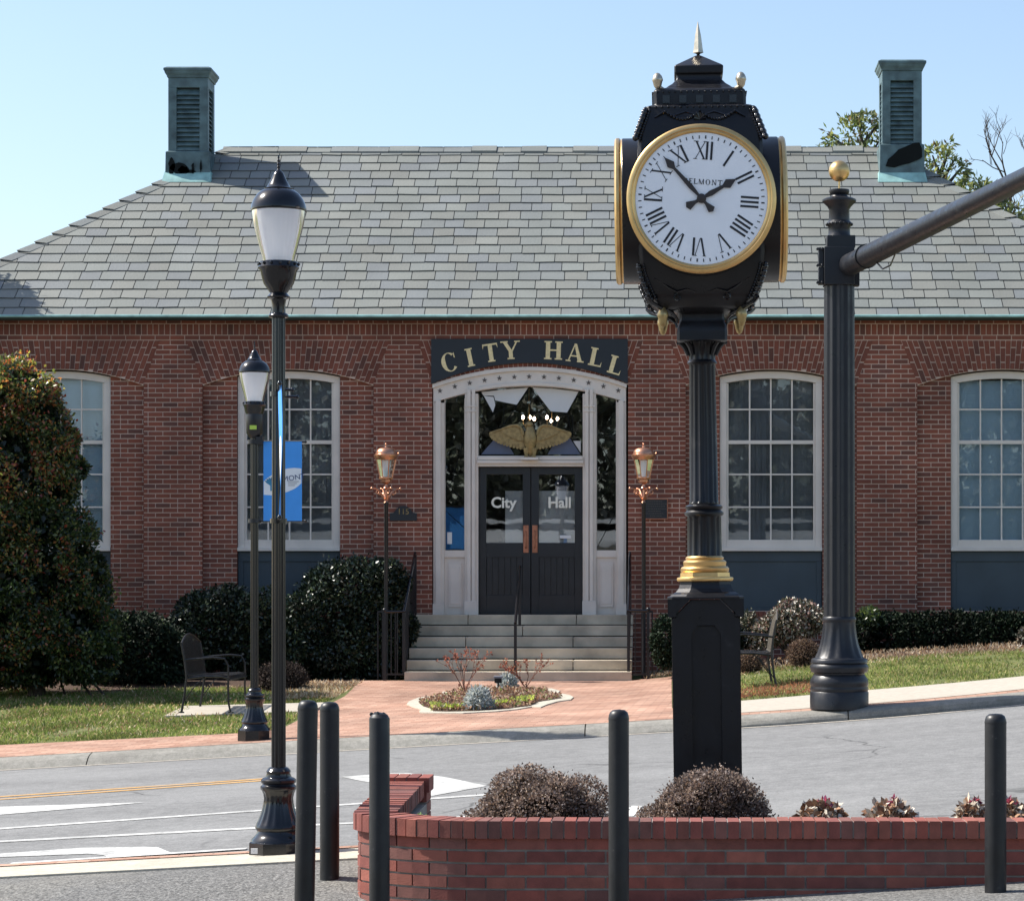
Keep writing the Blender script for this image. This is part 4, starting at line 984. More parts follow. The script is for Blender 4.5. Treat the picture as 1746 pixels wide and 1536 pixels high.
# ------------------------------------------------------------------ street lamps
def street_lamp():
    s = 282.; b = 1455.; o = P(475, b, s); t = thing('street_lamp', 'tall glossy black street lamp with acorn globe at the near kerb', 'street lamp', o, 'acorn globe street lamps')
    def L(mb, prof, **k): mb.lathe([(r/s, (b-y)/s) for r, y in prof], o, **k)
    m = MB(); L(m, [(51, 1470), (51, 1434.5), (49, 1433)], seg=8, rot=R(22.5), smooth=False)
    L(m, [(47, 1434), (46, 1430), (40, 1424), (37, 1419), (36, 1415)], seg=32)
    L(m, [(37, 1415), (39.5, 1412), (39.5, 1408), (37.5, 1403), (33, 1393), (29, 1382), (26, 1370), (25, 1360), (26.5, 1352), (28.5, 1347)], seg=64, fl=(16, .06, (b-1404)/s, (b-1350)/s))
    L(m, [(28.5, 1347), (31, 1344), (31, 1340), (28, 1338), (27, 1336), (30, 1333), (30, 1329), (27, 1326), (22, 1324), (20, 1318), (21, 1314), (18.5, 1311), (16, 1308), (13, 1307)], seg=32)
    m.build('base', 'black_gloss', t)
    m = MB(); L(m, [(12.4, 1309), (11.6, 900), (11.2, 541)], seg=80, fl=(10, .16, 0, 9)); m.build('pole', 'black_gloss', t)
    m = MB(); L(m, [(11, 543), (16, 542), (17, 538.5), (15.5, 535.5), (12, 534), (11.6, 520), (13, 511), (18.5, 508.5), (19.5, 506), (16, 502), (14.5, 500), (19, 493), (25.5, 484), (29, 474), (31, 462), (33.5, 459), (35, 456.5), (33.5, 453), (32, 447), (27, 446)], seg=32); m.build('fitter', 'black_gloss', t)
    m = MB()
    for i in range(14): q = 2*math.pi*i/14; m.ball((o.x+34/s*math.cos(q), o.y+34/s*math.sin(q), o.z+(b-451)/s), .010, 6, 5)
    m.build('bead_ring', 'black_gloss', t)
    m = MB(); L(m, [(26, 448), (28, 438), (33, 420), (38.5, 400), (42.5, 384), (45, 370), (46, 358)], seg=96, cap=False, fl=(32, .012, (b-446)/s, (b-360)/s)); m.build('globe', 'globe_acrylic', t)
    m = MB(); L(m, [(15, 452), (15, 446), (11, 442), (6, 430), (5, 372), (8, 366)], seg=20); m.build('lamp_socket', 'blind_pale', t)
    m = MB(); L(m, [(46.5, 361), (47.5, 358), (47, 355), (45.8, 349), (42.5, 341), (36.5, 332), (29, 326), (23.5, 323.5), (24.2, 321.8), (20.5, 320), (16.5, 313), (12.5, 305), (9.8, 299), (8, 295), (5, 292), (3, 290)], seg=36)
    L(m, [(3, 290), (2, 288), (3.2, 285), (2, 282.5), (3.0, 280), (1.6, 277), (2.6, 274), (1.2, 271), (2.0, 269), (.6, 265)], seg=12); m.build('cap', 'black_gloss', t)
    return t
lamp = street_lamp()
far = copy_tree(lamp)
fo = P(434, 1256, 166); far.location = fo; far['wo'] = tuple(fo); far.scale = (.97, .97, .962)
far['label'] = 'smaller looking black street lamp on the brick pavement across the road'
# attachments of the near lamp
s = 282.; lo_ = P(475, 1455, s)
m = MB(); z = lambda py: EYE-(py-CY)/s
m.lathe([(15, 0), (15, 10/s)], (0, 0, 0)) if False else None
for py in (668, 884): m.lathe([(14.5/s, 0), (14.5/s, 8/s)], (lo_.x, lo_.y, z(py+8)), 20)
for py, l in ((664, 22), (676, 30)): m.tube([(lo_.x, lo_.y, z(py)), (lo_.x+l/s, lo_.y+.05, z(py))], .009, 8); m.ball((lo_.x+l/s, lo_.y+.05, z(py)), .013, 8, 6)
m.build('banner_bracket', 'black_gloss', lamp)
for py in (667, 886): m = MB(); m.tube([(lo_.x, lo_.y, z(py)), (lo_.x+.155*.62, lo_.y-.62, z(py))], .010, 8); m.ball((lo_.x+.155*.63, lo_.y-.63, z(py)), .014, 8, 6); m.build('banner_arm', 'black_gloss', lamp)
m = MB()
m.box(lo_.x-.14, lo_.x-.10, lo_.y-.178, lo_.y-.1665, z(1450), z(1441))
m.build('sticker', 'sticker_white', lamp)
# banner hung edge-on, swinging a little
def near_banner():
    t = thing('street_banner', 'blue banner with white oval seen edge-on against the near lamp pole', 'banner', (lo_.x, lo_.y-.35, z(780)), 'blue street banners')
    V = []; F = []; n = 14; nz_ = 40; C = []
    def bp(u, v):        # u along the bracket 0..1, v down 0..1
        bow = .011*math.sin(v*math.pi)*(.3+.7*u)
        return Vector((lo_.x + .006 + .155*(.06+.5*u) + bow + .014*(u-.5)*math.cos(v*3.1), lo_.y - .06 - .5*u, lerp(z(667), z(886), v)))
    m = MB()
    for j in range(nz_+1):
        for i in range(n+1): V.append(bp(i/n, j/nz_))
    for j in range(nz_):
        for i in range(n): F.append((j*(n+1)+i, j*(n+1)+i+1, (j+1)*(n+1)+i+1, (j+1)*(n+1)+i))
    m.add(V, F, smooth=True); o = m.build('cloth', 'banner_blue', t); md = o.modifiers.new('solid', 'SOLIDIFY'); md.thickness = .003
    for sd in (1, -1):
        m = MB(); pts = []
        for k in range(32):
            q = 2*math.pi*k/32; u = .5+.44*math.cos(q); v = .54+.17*math.sin(q) - .10*math.cos(q)*sd*0 
            p = bp(u, v); pts.append(p+Vector((sd*.005, 0, 0)))
        c = bp(.5, .54)+Vector((sd*.006, 0, 0)); m.add([c]+pts, [(0, k+1, (k+1) % 32+1) for k in range(32)], smooth=True); m.build('oval', 'banner_white', t)
    return t
near_banner()
# far lamp extras and its banner facing the road
s = 166.; z = lambda py: EYE-(py-CY)/s
m = MB()
m.lathe([(8/s, 0), (10.5/s, 4/s), (14/s, 8/s), (14.5/s, 44/s), (12/s, 50/s)], (fo.x, fo.y, z(747)), 20)
m.box(fo.x+.02, fo.x+.09, fo.y-.06, fo.y+.02, z(758), z(745)); m.build('ballast_housing', 'black_iron', far) if False else None
def world_part(name, mb, mat, parent):      # part of a scaled copy: undo its scale
    o = mb.build(name, mat, parent); o.scale = (1/parent.scale[0], 1/parent.scale[1], 1/parent.scale[2]); return o
world_part('ballast_housing', m, 'black_iron', far)
m = MB(); m.box(fo.x-.035, fo.x+.035, fo.y-.095, fo.y-.088, z(733), z(726)); world_part('inspection_sticker', m, 'sticker_yellow', far)
m = MB()
for py in (753.5, 888): m.tube([(fo.x, fo.y, z(py)), (fo.x+86/s, fo.y, z(py))], .011, 8); m.ball((fo.x+87/s, fo.y, z(py)), .015, 8, 6); m.lathe([(11/s, 0), (11/s, 7/s)], (fo.x, fo.y, z(py+3.5)), 16)
world_part('banner_bracket', m, 'black_iron', far)
bx0, bx1 = P(449.5, 0, s).x, P(515, 0, s).x; bz0, bz1 = z(888), z(753); by = fo.y - .012
bn = thing('street_banner', 'blue banner with white oval emblem facing the road on the far lamp', 'banner', ((bx0+bx1)/2, by, (bz0+bz1)/2), 'blue street banners')
m = MB(); m.box(bx0, bx1, by-.002, by+.002, bz0, bz1); m.build('cloth', 'banner_blue', bn)
m = MB(); ov = [(bx0, z(888-(888-1206/5.907-640+888-888)) )] if False else None
def zb5(x, y): return (P(400+x/5.907, 0, s).x, z(640+y/5.907))
ov = [zb5(*p) for p in ((296, 1068), (330, 1035), (390, 995), (450, 965), (535, 938), (600, 932), (674, 938))] + [zb5(*p) for p in ((674, 1085), (640, 1118), (600, 1145), (540, 1170), (480, 1190), (390, 1208), (296, 1202))]
m.plate(ov, by-.004, by-.0025); m.build('oval', 'banner_white', bn)
text_mesh('lettering', 'BELMONT', .078, 'banner_ink', bn, (P(400+540/5.907, 0, s).x, by-.0055, z(640+1042/5.907)), ext=.0006, roty=-9)
m = MB(); 
x_, z_ = zb5(600, 1068)
for i in range(3): m.box(x_-.06, x_+.05-.02*i, by-.0052, by-.0045, z_-.02*i-.004, z_-.02*i+.001)
m.build('small_print', 'sticker_white' if False else 'mesh_taupe', bn)
m = MB(); x_, z_ = zb5(370, 1095)
for i in range(7):
    q = R(20+i*22); m.plate([(x_, z_-.02), (x_+.05*math.cos(q)-.012*math.sin(q), z_+.05*math.sin(q)+.012*math.cos(q)), (x_+.075*math.cos(q), z_+.075*math.sin(q)), (x_+.05*math.cos(q)+.012*math.sin(q), z_+.05*math.sin(q)-.012*math.cos(q))], by-.0052-i*.0002, by-.0044)
m.box(x_-.008, x_+.008, by-.0068, by-.0045, z_-.07, z_)
m.build('emblem', 'banner_teal', bn)

# ------------------------------------------------------------------ street clock
s = 280.; CB = 1384.; co = P(1207, CB, s)
ck = thing('street_clock', 'four-faced black and gold street clock lettered BELMONT on a fluted post', 'clock', co)
def cz(py): return co.z + (CB-py)/s
cz0 = cz
def czh(py, h): return EYE + (CY-py)/FPX*(co.y-h)      # height whose front edge (h metres nearer) shows at py
def CL(mb, prof, **k): mb.lathe([(r/s, (CB-y)/s) for r, y in prof], co, **k)
def sqloft(mb, prof, rot=0., oct_=0., col=None):
    # square sections [(half,y)], optional chamfer fraction
    vs = []
    for h, y in prof:
        h /= s; c = h*oct_
        ring = [(-h+c, -h), (h-c, -h), (h, -h+c), (h, h-c), (h-c, h), (-h+c, h), (-h, h-c), (-h, -h+c)] if oct_ else [(-h, -h), (h, -h), (h, h), (-h, h)]
        vs += [(co.x+a, co.y+b, czh(y, h)) for a, b in ring]
    w = 8 if oct_ else 4; n = len(prof)
    fs = [(j*w+i, j*w+(i+1) % w, (j+1)*w+(i+1) % w, (j+1)*w+i) for j in range(n-1) for i in range(w)] + [tuple(reversed(range(w))), tuple(range((n-1)*w, n*w))]
    mb.add(vs, fs, col)
m = MB(); sqloft(m, [(62, 1400), (62, 1376), (56, 1374), (55, 1372)]); 
# post box with recessed arched panels: frame pieces around the recess on each side
hb = 57.5/s; rec = .018; core = hb-rec
m.box(co.x-core, co.x+core, co.y-core, co.y+core, cz(1378), cz(1066))
for k in range(4):
    q = k*math.pi/2; c_, s_ = round(math.cos(q)), round(math.sin(q))
    def T(x, y, zz_): return (co.x + x*c_ - y*s_, co.y + x*s_ + y*c_, zz_)
    def fpl(pts, d=rec):
        n = len(pts); ar = sum(pts[i][0]*pts[(i+1) % n][1]-pts[(i+1) % n][0]*pts[i][1] for i in range(n)); pts = pts if ar > 0 else pts[::-1]
        m.add([T(x, -core-d, zz_) for x, zz_ in pts] + [T(x, -core+.001, zz_) for x, zz_ in pts], [tuple(range(n))] + [(i, n+i, n+(i+1) % n, (i+1) % n) for i in range(n)])
    g = 25/s; H = hb
    top_in = [(-g, cz(1080)), (-g*.55, cz(1065)), (g*.55, cz(1065)), (g, cz(1080))]
    e_ = .004
    fpl([(-H+e_, cz(1374)), (-g, cz(1374)), (-g, cz(1080)), (-H+e_, cz(1080))]); fpl([(g, cz(1374)), (H-e_, cz(1374)), (H-e_, cz(1080)), (g, cz(1080))])
    fpl([(-H+e_, cz(1080)), (-g, cz(1080)), (-g*.55, cz(1065)), (g*.55, cz(1065)), (g, cz(1080)), (H-e_, cz(1080)), (H-e_, cz(1054)), (24/s, cz(1022)), (-24/s, cz(1022)), (-H+e_, cz(1054))])
    # corner shoulder blocks flanking the gable
    for sg2 in (-1, 1):
        pts = [(sg2*64/s, cz(1050)), (sg2*57/s, cz(1052)), (sg2*26/s, cz(1021)), (sg2*64/s, cz(1021))]
        n = 4; ar = sum(pts[i][0]*pts[(i+1) % n][1]-pts[(i+1) % n][0]*pts[i][1] for i in range(n)); pts = pts if ar > 0 else pts[::-1]
        m.add([T(x, -62.5/s, zz_) for x, zz_ in pts] + [T(x, -core+.01, zz_) for x, zz_ in pts], [tuple(range(n))] + [(i, n+i, n+(i+1) % n, (i+1) % n) for i in range(n)])
sqloft(m, [(64.5, 1021), (64.5, 1018), (62, 1016)], oct_=.12)
sqloft(m, [(60, 1016), (57, 1013), (50, 1009), (45, 1003), (42.5, 996), (42, 990)], oct_=.45)
m.build('pedestal', 'black_satin', ck)
m = MB()
sqloft(m, [(43, 992), (47, 990), (48, 986.5), (47, 984), (42, 983), (41.5, 976)], oct_=.5)
CL(m, [(38, 977), (41, 974), (41.5, 969), (39, 966), (36, 965), (36.5, 962), (37, 958), (34, 955), (31.5, 954), (33, 951), (30, 948)], seg=40)
m.build('gilt_ring', 'brass', ck)
m = MB()
CL(m, [(27, 955), (29.5, 950), (29.5, 946), (29, 884), (29, 880), (31, 879)], seg=112, fl=(14, .09, (CB-947)/s, (CB-884)/s))
CL(m, [(31, 879.5), (33.5, 877), (33.5, 874), (30, 871), (29, 869.5), (31.5, 867), (32, 863.5), (29, 861.5), (26, 860)], seg=40)
CL(m, [(24.5, 862), (25.5, 858), (24.8, 854), (22.2, 626), (22.2, 622), (25, 620.5)], seg=112, fl=(14, .10, (CB-856)/s, (CB-625)/s))
CL(m, [(24.5, 621), (26, 619), (24.5, 617), (22.5, 614)], seg=40)
m.build('fluted_column', 'black_satin', ck)
m = MB()
CL(m, [(22.5, 616), (23, 604), (26, 592), (32, 584), (39, 580), (41, 578)], seg=96, fl=(12, .12, (CB-612)/s, (CB-583)/s))
for i in range(8):       # acanthus tips
    q = 2*math.pi*i/8; c_, s_ = math.cos(q), math.sin(q)
    m.tube([(co.x+23/s*c_, co.y+23/s*s_, cz(606)), (co.x+29/s*c_, co.y+29/s*s_, cz(592)), (co.x+38/s*c_, co.y+38/s*s_, cz(583.5)), (co.x+43/s*c_, co.y+43/s*s_, cz(586))], [.012, .016, .014, .008], 6)
sqloft(m, [(40, 581), (42.5, 579), (42.5, 566), (41.5, 556), (38.5, 549), (37.5, 543), (38, 536), (43, 531)], oct_=.1)
m.build('capital', 'black_satin', ck)
DC = 346.                                        # dial centre
m = MB()
sqloft(m, [(44, 533), (52, 530), (66, 526), (74, 521), (78, 514), (84, 508), (88, 500), (93, 488), (97, 474), (100, 460), (103, 448), (105.5, 430), (107, 346), (105.5, 270), (104, 235), (100, 215), (95, 200), (90, 186), (90, 181), (86, 179), (77, 178), (77, 154), (74, 151), (56, 149), (52, 146), (45, 142), (39, 136), (37.5, 131), (38, 127), (41, 124), (41.5, 112), (39, 110), (9, 97), (4, 95)], oct_=.06)
DZ = EYE + (CY-339)/FPX*(co.y-.5)
for sx in (0, 1):                                # crossing drums
    m.lathe([(119/s, -134/s), (123/s, -131/s), (123/s, 131/s), (119/s, 134/s)], (co.x, co.y, DZ), 72, axis='y' if sx == 0 else 'x')
m.build('clock_head', 'black_satin', ck, bevel=.004)
m = MB()      # cast ornament: beads, scroll strings on the corners, garlands
for k in range(4):
    q = k*math.pi/2; c_, s_ = round(math.cos(q)), round(math.sin(q))
    cz_old = cz
    cz = lambda py: czh(py, 95/s)
    def T(x, y, zz_): return (co.x + x*c_ - y*s_, co.y + x*s_ + y*c_, zz_)
    for i in range(17): m.ball(T((-84+10.5*i)/s, -90.5/s, cz(181)), .0075, 6, 5)
    for i in range(12):
        t_ = i/11; h = lerp(91, 108, t_); py = lerp(186, 236, t_)
        m.ball(T(-h/s, -h/s, cz(py)), .017+.004*(i % 2), 7, 5); m.ball(T(-(h-7)/s, -(h)/s, cz(py+2)), .010, 6, 5); m.ball(T(-h/s, -(h-7)/s, cz(py+2)), .010, 6, 5)
    for i in range(14):
        t_ = i/13; h = lerp(106, 86, t_**1.4); py = lerp(452, 508, t_)
        m.ball(T(-h/s, -h/s, cz(py)), .015+.004*(i % 2), 7, 5); m.ball(T(-(h-9)/s, -h/s, cz(py)), .009, 6, 5); m.ball(T(-h/s, -(h-9)/s, cz(py)), .009, 6, 5)
    for g0 in (-1, 1):                           # leaf scrolls under the dial and above it
        m.tube([T(g0*x/s, -y/s, cz(py)) for x, y, py in ((10, 88, 497), (25, 90, 492), (42, 92, 497), (55, 92, 490), (68, 93, 480), (80, 97, 474))], [.006, .010, .008, .011, .008, .004], 6)
        m.tube([T(g0*x/s, -y/s, cz(py)) for x, y, py in ((6, 92, 196), (24, 92, 190), (44, 93, 197), (60, 94, 190), (76, 96, 200))], [.005, .008, .008, .009, .004], 6)
    for i in range(13):
        t_ = i/12; m.ball(T(lerp(-58, 0, t_)/s, -96/s, cz(190+14*math.sin(math.pi*t_))), .008+.004*math.sin(math.pi*t_), 6, 5); m.ball(T(lerp(58, 0, t_)/s, -96/s, cz(190+14*math.sin(math.pi*t_))), .008+.004*math.sin(math.pi*t_), 6, 5)
    for a_ in range(7): m.tube([T(0, -97/s, cz(204)), T(10/s*math.sin(R(-75+25*a_)), -97.5/s, cz(204-11*math.cos(R(-75+25*a_))))], [.004, .010], 5)
    for i in range(15): m.ball(T((-71+10.1*i)/s, -78.5/s, cz(153)), .006, 6, 4)
    for sg3 in (-1, 1):
        m.tube([T(sg3*(74+8*math.sin(u*.9)*(1-u/9))/s, -93.5/s, cz(214-9*math.cos(u*.9)*(1-u/9))) for u in range(8)], [.007]*8, 5)
        m.tube([T(sg3*(40+9*math.sin(u*.9)*(1-u/9))/s, -90/s, cz(506-7*math.cos(u*.9)*(1-u/9))) for u in range(8)], [.006]*8, 5)
    for i in range(5): m.add(*((lambda x0: ([T((x0-6)/s, -78.5/s, cz(172)), T((x0+6)/s, -78.5/s, cz(172)), T((x0+6)/s, -78.5/s, cz(159)), T((x0-6)/s, -78.5/s, cz(159)), T((x0-6)/s, -76/s, cz(172)), T((x0+6)/s, -76/s, cz(172)), T((x0+6)/s, -76/s, cz(159)), T((x0-6)/s, -76/s, cz(159))], [(0,1,2,3), (0,4,5,1), (1,5,6,2), (2,6,7,3), (3,7,4,0)]))(-56+28*i)))
m.build('ornament', 'black_gloss', ck)
cz = cz0
for i in range(8): q = 2*math.pi*i/8
m = MB()
for i in range(10): q = 2*math.pi*i/10; m.tube([(co.x+6/s*math.cos(q), co.y+6/s*math.sin(q), cz(98)), (co.x+11/s*math.cos(q), co.y+11/s*math.sin(q), cz(103)), (co.x+14/s*math.cos(q), co.y+14/s*math.sin(q), cz(101))], [.006, .008, .004], 5)
CL(m, [(4, 97), (2.4, 94), (4, 92), (2.5, 90)], seg=12)
m.build('spike_rosette', 'black_gloss', ck)
m = MB(); vs = []
for h, y in ((5, 92), (9, 90.5), (8, 86), (5.2, 62), (.3, 37)): vs += [(co.x+a*h/s, co.y+b*h/s, cz(y)) for a, b in ((0, -1), (1, 0), (0, 1), (-1, 0))] 
m.add(vs, [(j*4+i, j*4+(i+1) % 4, (j+1)*4+(i+1) % 4, (j+1)*4+i) for j in range(4) for i in range(4)])
m.build('spike_finial', 'silver_gold', ck)
for sx in (-1, 1):
    for sy in (-1, 1):
        cz = lambda py: czh(py, 70/s)
        ox = co.x+sx*70/s; oy = co.y+sy*70/s
        m = MB(); m.lathe([(2.2/s, cz(152)-co.z), (4/s, cz(150)-co.z), (6.5/s, cz(146)-co.z), (8/s, cz(139)-co.z), (9.2/s, cz(137)-co.z), (8.8/s, cz(134)-co.z), (7.2/s, cz(129)-co.z), (4/s, cz(125)-co.z), (.6/s, cz(123.5)-co.z)], (ox, oy, co.z), 16)
        m.tube([(ox+sx*.005, oy, cz(146)), (ox-sx*.03, oy-.01*sy, cz(151)), (ox-sx*.045, oy, cz(154))], [.014, .012, .008], 6)
        m.build('acorn_finial', 'silver_gold', ck)
        ox = co.x+sx*66/s; oy = co.y+sy*66/s
        m = MB(); m.lathe([(.6/s, cz(558)-co.z), (4.5/s, cz(555)-co.z), (7/s, cz(548)-co.z), (8.2/s, cz(541)-co.z), (9.6/s, cz(538)-co.z), (9/s, cz(532)-co.z), (6/s, cz(527)-co.z), (3/s, cz(520)-co.z)], (ox, oy, co.z), 16)
        m.build('acorn_pendant', 'pendant_gold', ck)
        m = MB()
        m.tube([(co.x+sx*a/s, co.y+sy*a/s, cz(y)) for a, y in ((92, 508), (86, 516), (78, 520), (70, 524), (60, 527), (50, 532), (43, 540), (42, 548))], [.018, .016, .012, .013, .016, .014, .010, .006], 7)
        for i in range(4): m.ball((co.x+sx*(60-4*i)/s, co.y+sy*(60-4*i)/s, cz(528+i*2.2)), .012, 6, 5)
        m.build('corner_scroll', 'black_gloss', ck)
cz = cz0
NUM = ['XII', 'I', 'II', 'III', 'IIII', 'V', 'VI', 'VII', 'VIII', 'IX', 'X', 'XI']
DT = R(4.7)
def dial(k):
    q = k*math.pi/2; M = Matrix.Translation(co) @ Matrix.Rotation(q, 4, 'Z')
    yf = -140/s; cc = DZ - co.z
    def place(mb): mb.v = [tuple(M @ Vector((v[0]*.967, v[1], cc + (v[2]-cc)*.967))) for v in mb.v]; return mb
    m = MB(); m.lathe([(113/s, yf-.003), (114.5/s, yf-.010), (117/s, yf-.013), (119/s, yf-.010), (121/s, yf-.016), (125/s, yf-.014), (128/s, yf-.004), (128/s, yf+.012), (125/s, yf+.022), (126.3/s, yf+.03)], (0, 0, cc), 96, axis='y', cap=False)
    m.lathe([(126.3/s, yf+.03), (126.3/s, yf+.05)], (0, 0, cc), 96, axis='y', cap=False)
    place(m).build('bezel', 'brass', ck)
    m = MB()
    m.lathe([(114/s, yf+.0), (114/s, yf+.06)], (0, 0, cc), 72, axis='y'); face = place(m).build('dial', 'white_dial', ck)
    m = MB(); yy = yf-.002
    for i in range(60):
        a = DT + 2*math.pi*i/60; r0, r1 = 102.5/s, (108/s); w = (1.3 if i % 5 else 1.9)/s/1.6
        c_, s_ = math.sin(a), math.cos(a); pts = [(c_*r0 + s_*w, cc + s_*r0 - c_*w), (c_*r1 + s_*w, cc + s_*r1 - c_*w), (c_*r1 - s_*w, cc + s_*r1 + c_*w), (c_*r0 - s_*w, cc + s_*r0 + c_*w)]
        m.plate(pts, yy, yy+.0025)
    place(m).build('minute_track', 'dial_black', face)
    for i, w_ in enumerate(NUM):
        a = DT + 2*math.pi*i/12; m = MB(); H = 31/s; wid = {'I': .25, 'V': .50, 'X': .50}
        if i == 2 or i == 1: pass
        tot = sum(wid[c] for c in w_); x = -tot/2
        for j, c in enumerate(w_):
            xm = x + wid[c]/2; x += wid[c]; c_, s_ = math.cos(a), math.sin(a); rad = 82.5/s
            px_ = xm*H; gx = math.sin(a)*rad + px_*c_; gz = cc + math.cos(a)*rad - px_*s_
            if c == 'I':
                hh = H/2; w2 = .060*H; pts = [(gx + u*c_ + v*s_, gz - u*s_ + v*c_) for u, v in ((-w2, -hh), (w2, -hh), (w2, hh), (-w2, hh))]; m.plate(pts, yy-.0003*j, yy+.0025)
            else: put_glyph(m, c, gx, gz, H, a, yy-.0003*j, .0025, T=.12, t=.045, eps=.00004, ws=.84)
        place(m).build('numeral', 'dial_black', face)
    m = MB(); x = -30
    for j, c in enumerate('BELMONT'):
        w = {'B': 8, 'E': 7.6, 'L': 7.4, 'M': 11, 'O': 10, 'N': 10, 'T': 9}[c]; xm = x + w/2; x += w+.6
        put_glyph(m, c, xm/s, cc + (29-xm*.08)/s, 9.0/s, R(3), yy, .0025, T=.17, t=.08, eps=.00004)
    place(m).build('lettering', 'dial_black', face)
    # hands 1:53
    def hand(name, a, L_, spade, wb, y):
        m = MB(); c_, s_ = math.cos(a), math.sin(a)
        pts = [(-wb*.45, 6), (-wb*.9, spade*.35), (-wb*.5, spade-9), (-wb*1.6, spade), (-wb*.9, spade+7), (-wb*.22, spade+14), (-.4, L_), (.4, L_), (wb*.22, spade+14), (wb*.9, spade+7), (wb*1.6, spade), (wb*.5, spade-9), (wb*.9, spade*.35), (wb*.45, 6),
               (wb*.55, -12), (wb*1.5, -26), (0, -30), (-wb*1.5, -26), (-wb*.55, -12)]
        m.plate([((u*c_ + v*s_)/s, cc + (-u*s_ + v*c_)/s) for u, v in pts], y, y+.004)
        place(m).build(name, 'hand_brown', face)
    hand('hour_hand', R(61.5), 68, 52, 5.2, yf-.010); hand('minute_hand', R(-41.5), 97, 78, 4.6, yf-.017)
    m = MB(); m.lathe([(8/s, yf-.002), (8/s, yf-.018), (4/s, yf-.021), (1/s, yf-.022)], (0, 0, cc), 20, axis='y'); place(m).build('hub', 'hand_brown', face)
for k in range(4): dial(k)
ck.rotation_euler = (0, R(-.73), 0)

# ------------------------------------------------------------------ traffic signal mast
s = 168.; TB = 1202.; to = P(1431, TB, s)
tp = thing('signal_mast', 'thick dark fluted mast with gold ball and long arm over the road', 'mast', to)
def TL(mb, prof, **k): mb.lathe([(r/s, (TB-y)/s) for r, y in prof], to, **k)
m = MB(); TL(m, [(50, 1208), (50, 1180), (48.5, 1178), (50, 1175), (49, 1171), (48.5, 1169), (50, 1166), (49, 1158), (45, 1152), (43, 1149), (43.5, 1147), (48, 1145), (50, 1139), (50, 1135), (46.5, 1131), (48.5, 1129), (48, 1124), (46, 1122), (42, 1121)], seg=48)
TL(m, [(42, 1121.5), (38, 1113), (33, 1098), (30, 1084), (28.3, 1070), (27.5, 1060), (27.5, 1058)], seg=96, fl=(12, .06, (TB-1117)/s, (TB-1063)/s))
TL(m, [(28, 1060), (29, 1057), (29, 1054), (27, 1051)], seg=40)
m.build('base', 'grey_black', tp)
m = MB(); TL(m, [(27, 1052), (26.6, 800), (26, 486)], seg=96, fl=(12, .10, 0, 20)); m.build('pole', 'grey_black', tp)
m = MB(); TL(m, [(22, 488), (22, 425), (21, 404), (18.5, 400), (18.5, 388), (21, 385), (22.5, 382), (20, 379), (18, 377), (17.5, 358), (20, 353), (25, 348), (29, 344), (29, 341), (24, 338.5), (15, 336), (13.5, 333), (16, 331), (17.5, 327), (17, 324), (5, 323)], seg=36)
for i in range(20): q = 2*math.pi*i/20; m.ball((to.x+21.5/s*math.cos(q), to.y+21.5/s*math.sin(q), to.z+(TB-383)/s), .014, 6, 5)
m.build('capital', 'grey_black', tp)
m = MB(); TL(m, [(1.6, 323), (1.6, 309)], seg=8); m.ball((to.x, to.y, to.z+(TB-292)/s), 18/s, 32, 18); TL(m, [(18.1, 293), (18.3, 292.2), (18.1, 291.4)], seg=32, cap=False); m.build('ball_finial', 'brass', tp)
zt_ = lambda py: to.z+(TB-py)/s
ax = Vector((.98, -5.8, 0)).normalized(); pr_ = Vector((ax.y, -ax.x, 0))
m = MB()
for sg2 in (-1, 1):          # clamp plates
    for zz0, zz1 in ((430, 454), (456, 486)):
        pass
m.box(to.x-27/s, to.x+24/s, to.y-28/s, to.y+20/s, zt_(488), zt_(424)); m.box(to.x-22/s, to.x+26/s, to.y-22/s, to.y+22/s, zt_(424), zt_(404))
m.box(to.x-36/s, to.x-27.5/s, to.y-18/s, to.y+6/s, zt_(486), zt_(457)); m.box(to.x-36/s, to.x-27.5/s, to.y-18/s, to.y+6/s, zt_(454), zt_(424))
m.box(to.x+24.5/s, to.x+34/s, to.y-10/s, to.y+14/s, zt_(488), zt_(440))
for py in (427, 455, 484): 
    for x in (-38, -30): m.tube([(to.x+x/s, to.y-22/s, zt_(py)), (to.x+x/s, to.y-16/s, zt_(py))], .016, 6)
m.build('arm_clamp', 'grey_black', tp, bevel=.004)
a0 = Vector((to.x + 14/s, to.y-.1, zt_(455))); 
m = MB(); n = 24; path = []; rr = []
for i in range(n+1):
    t_ = i/n; path.append(a0 + ax*(12.0*t_) + Vector((0, 0, -.03*t_))); rr.append(lerp(.112, .052, t_))
m.tube(path, rr, 24); m.build('mast_arm', 'grey_black', tp)
m = MB(); p_ = a0 + ax*.75; m.tube([p_, p_+ax*.03], [.122, .122], 24); m.build('arm_collar', 'black_iron', tp)
m = MB(); q0 = a0 + ax*1.15 + Vector((0, 0, -.1)); m.tube([q0, q0+ax*.25+Vector((0, 0, -.10)), q0+ax*.55+Vector((0, 0, -.1)), q0+ax*.8+Vector((0, 0, .02))], .008, 6); m.build('cable', 'black_iron', tp)

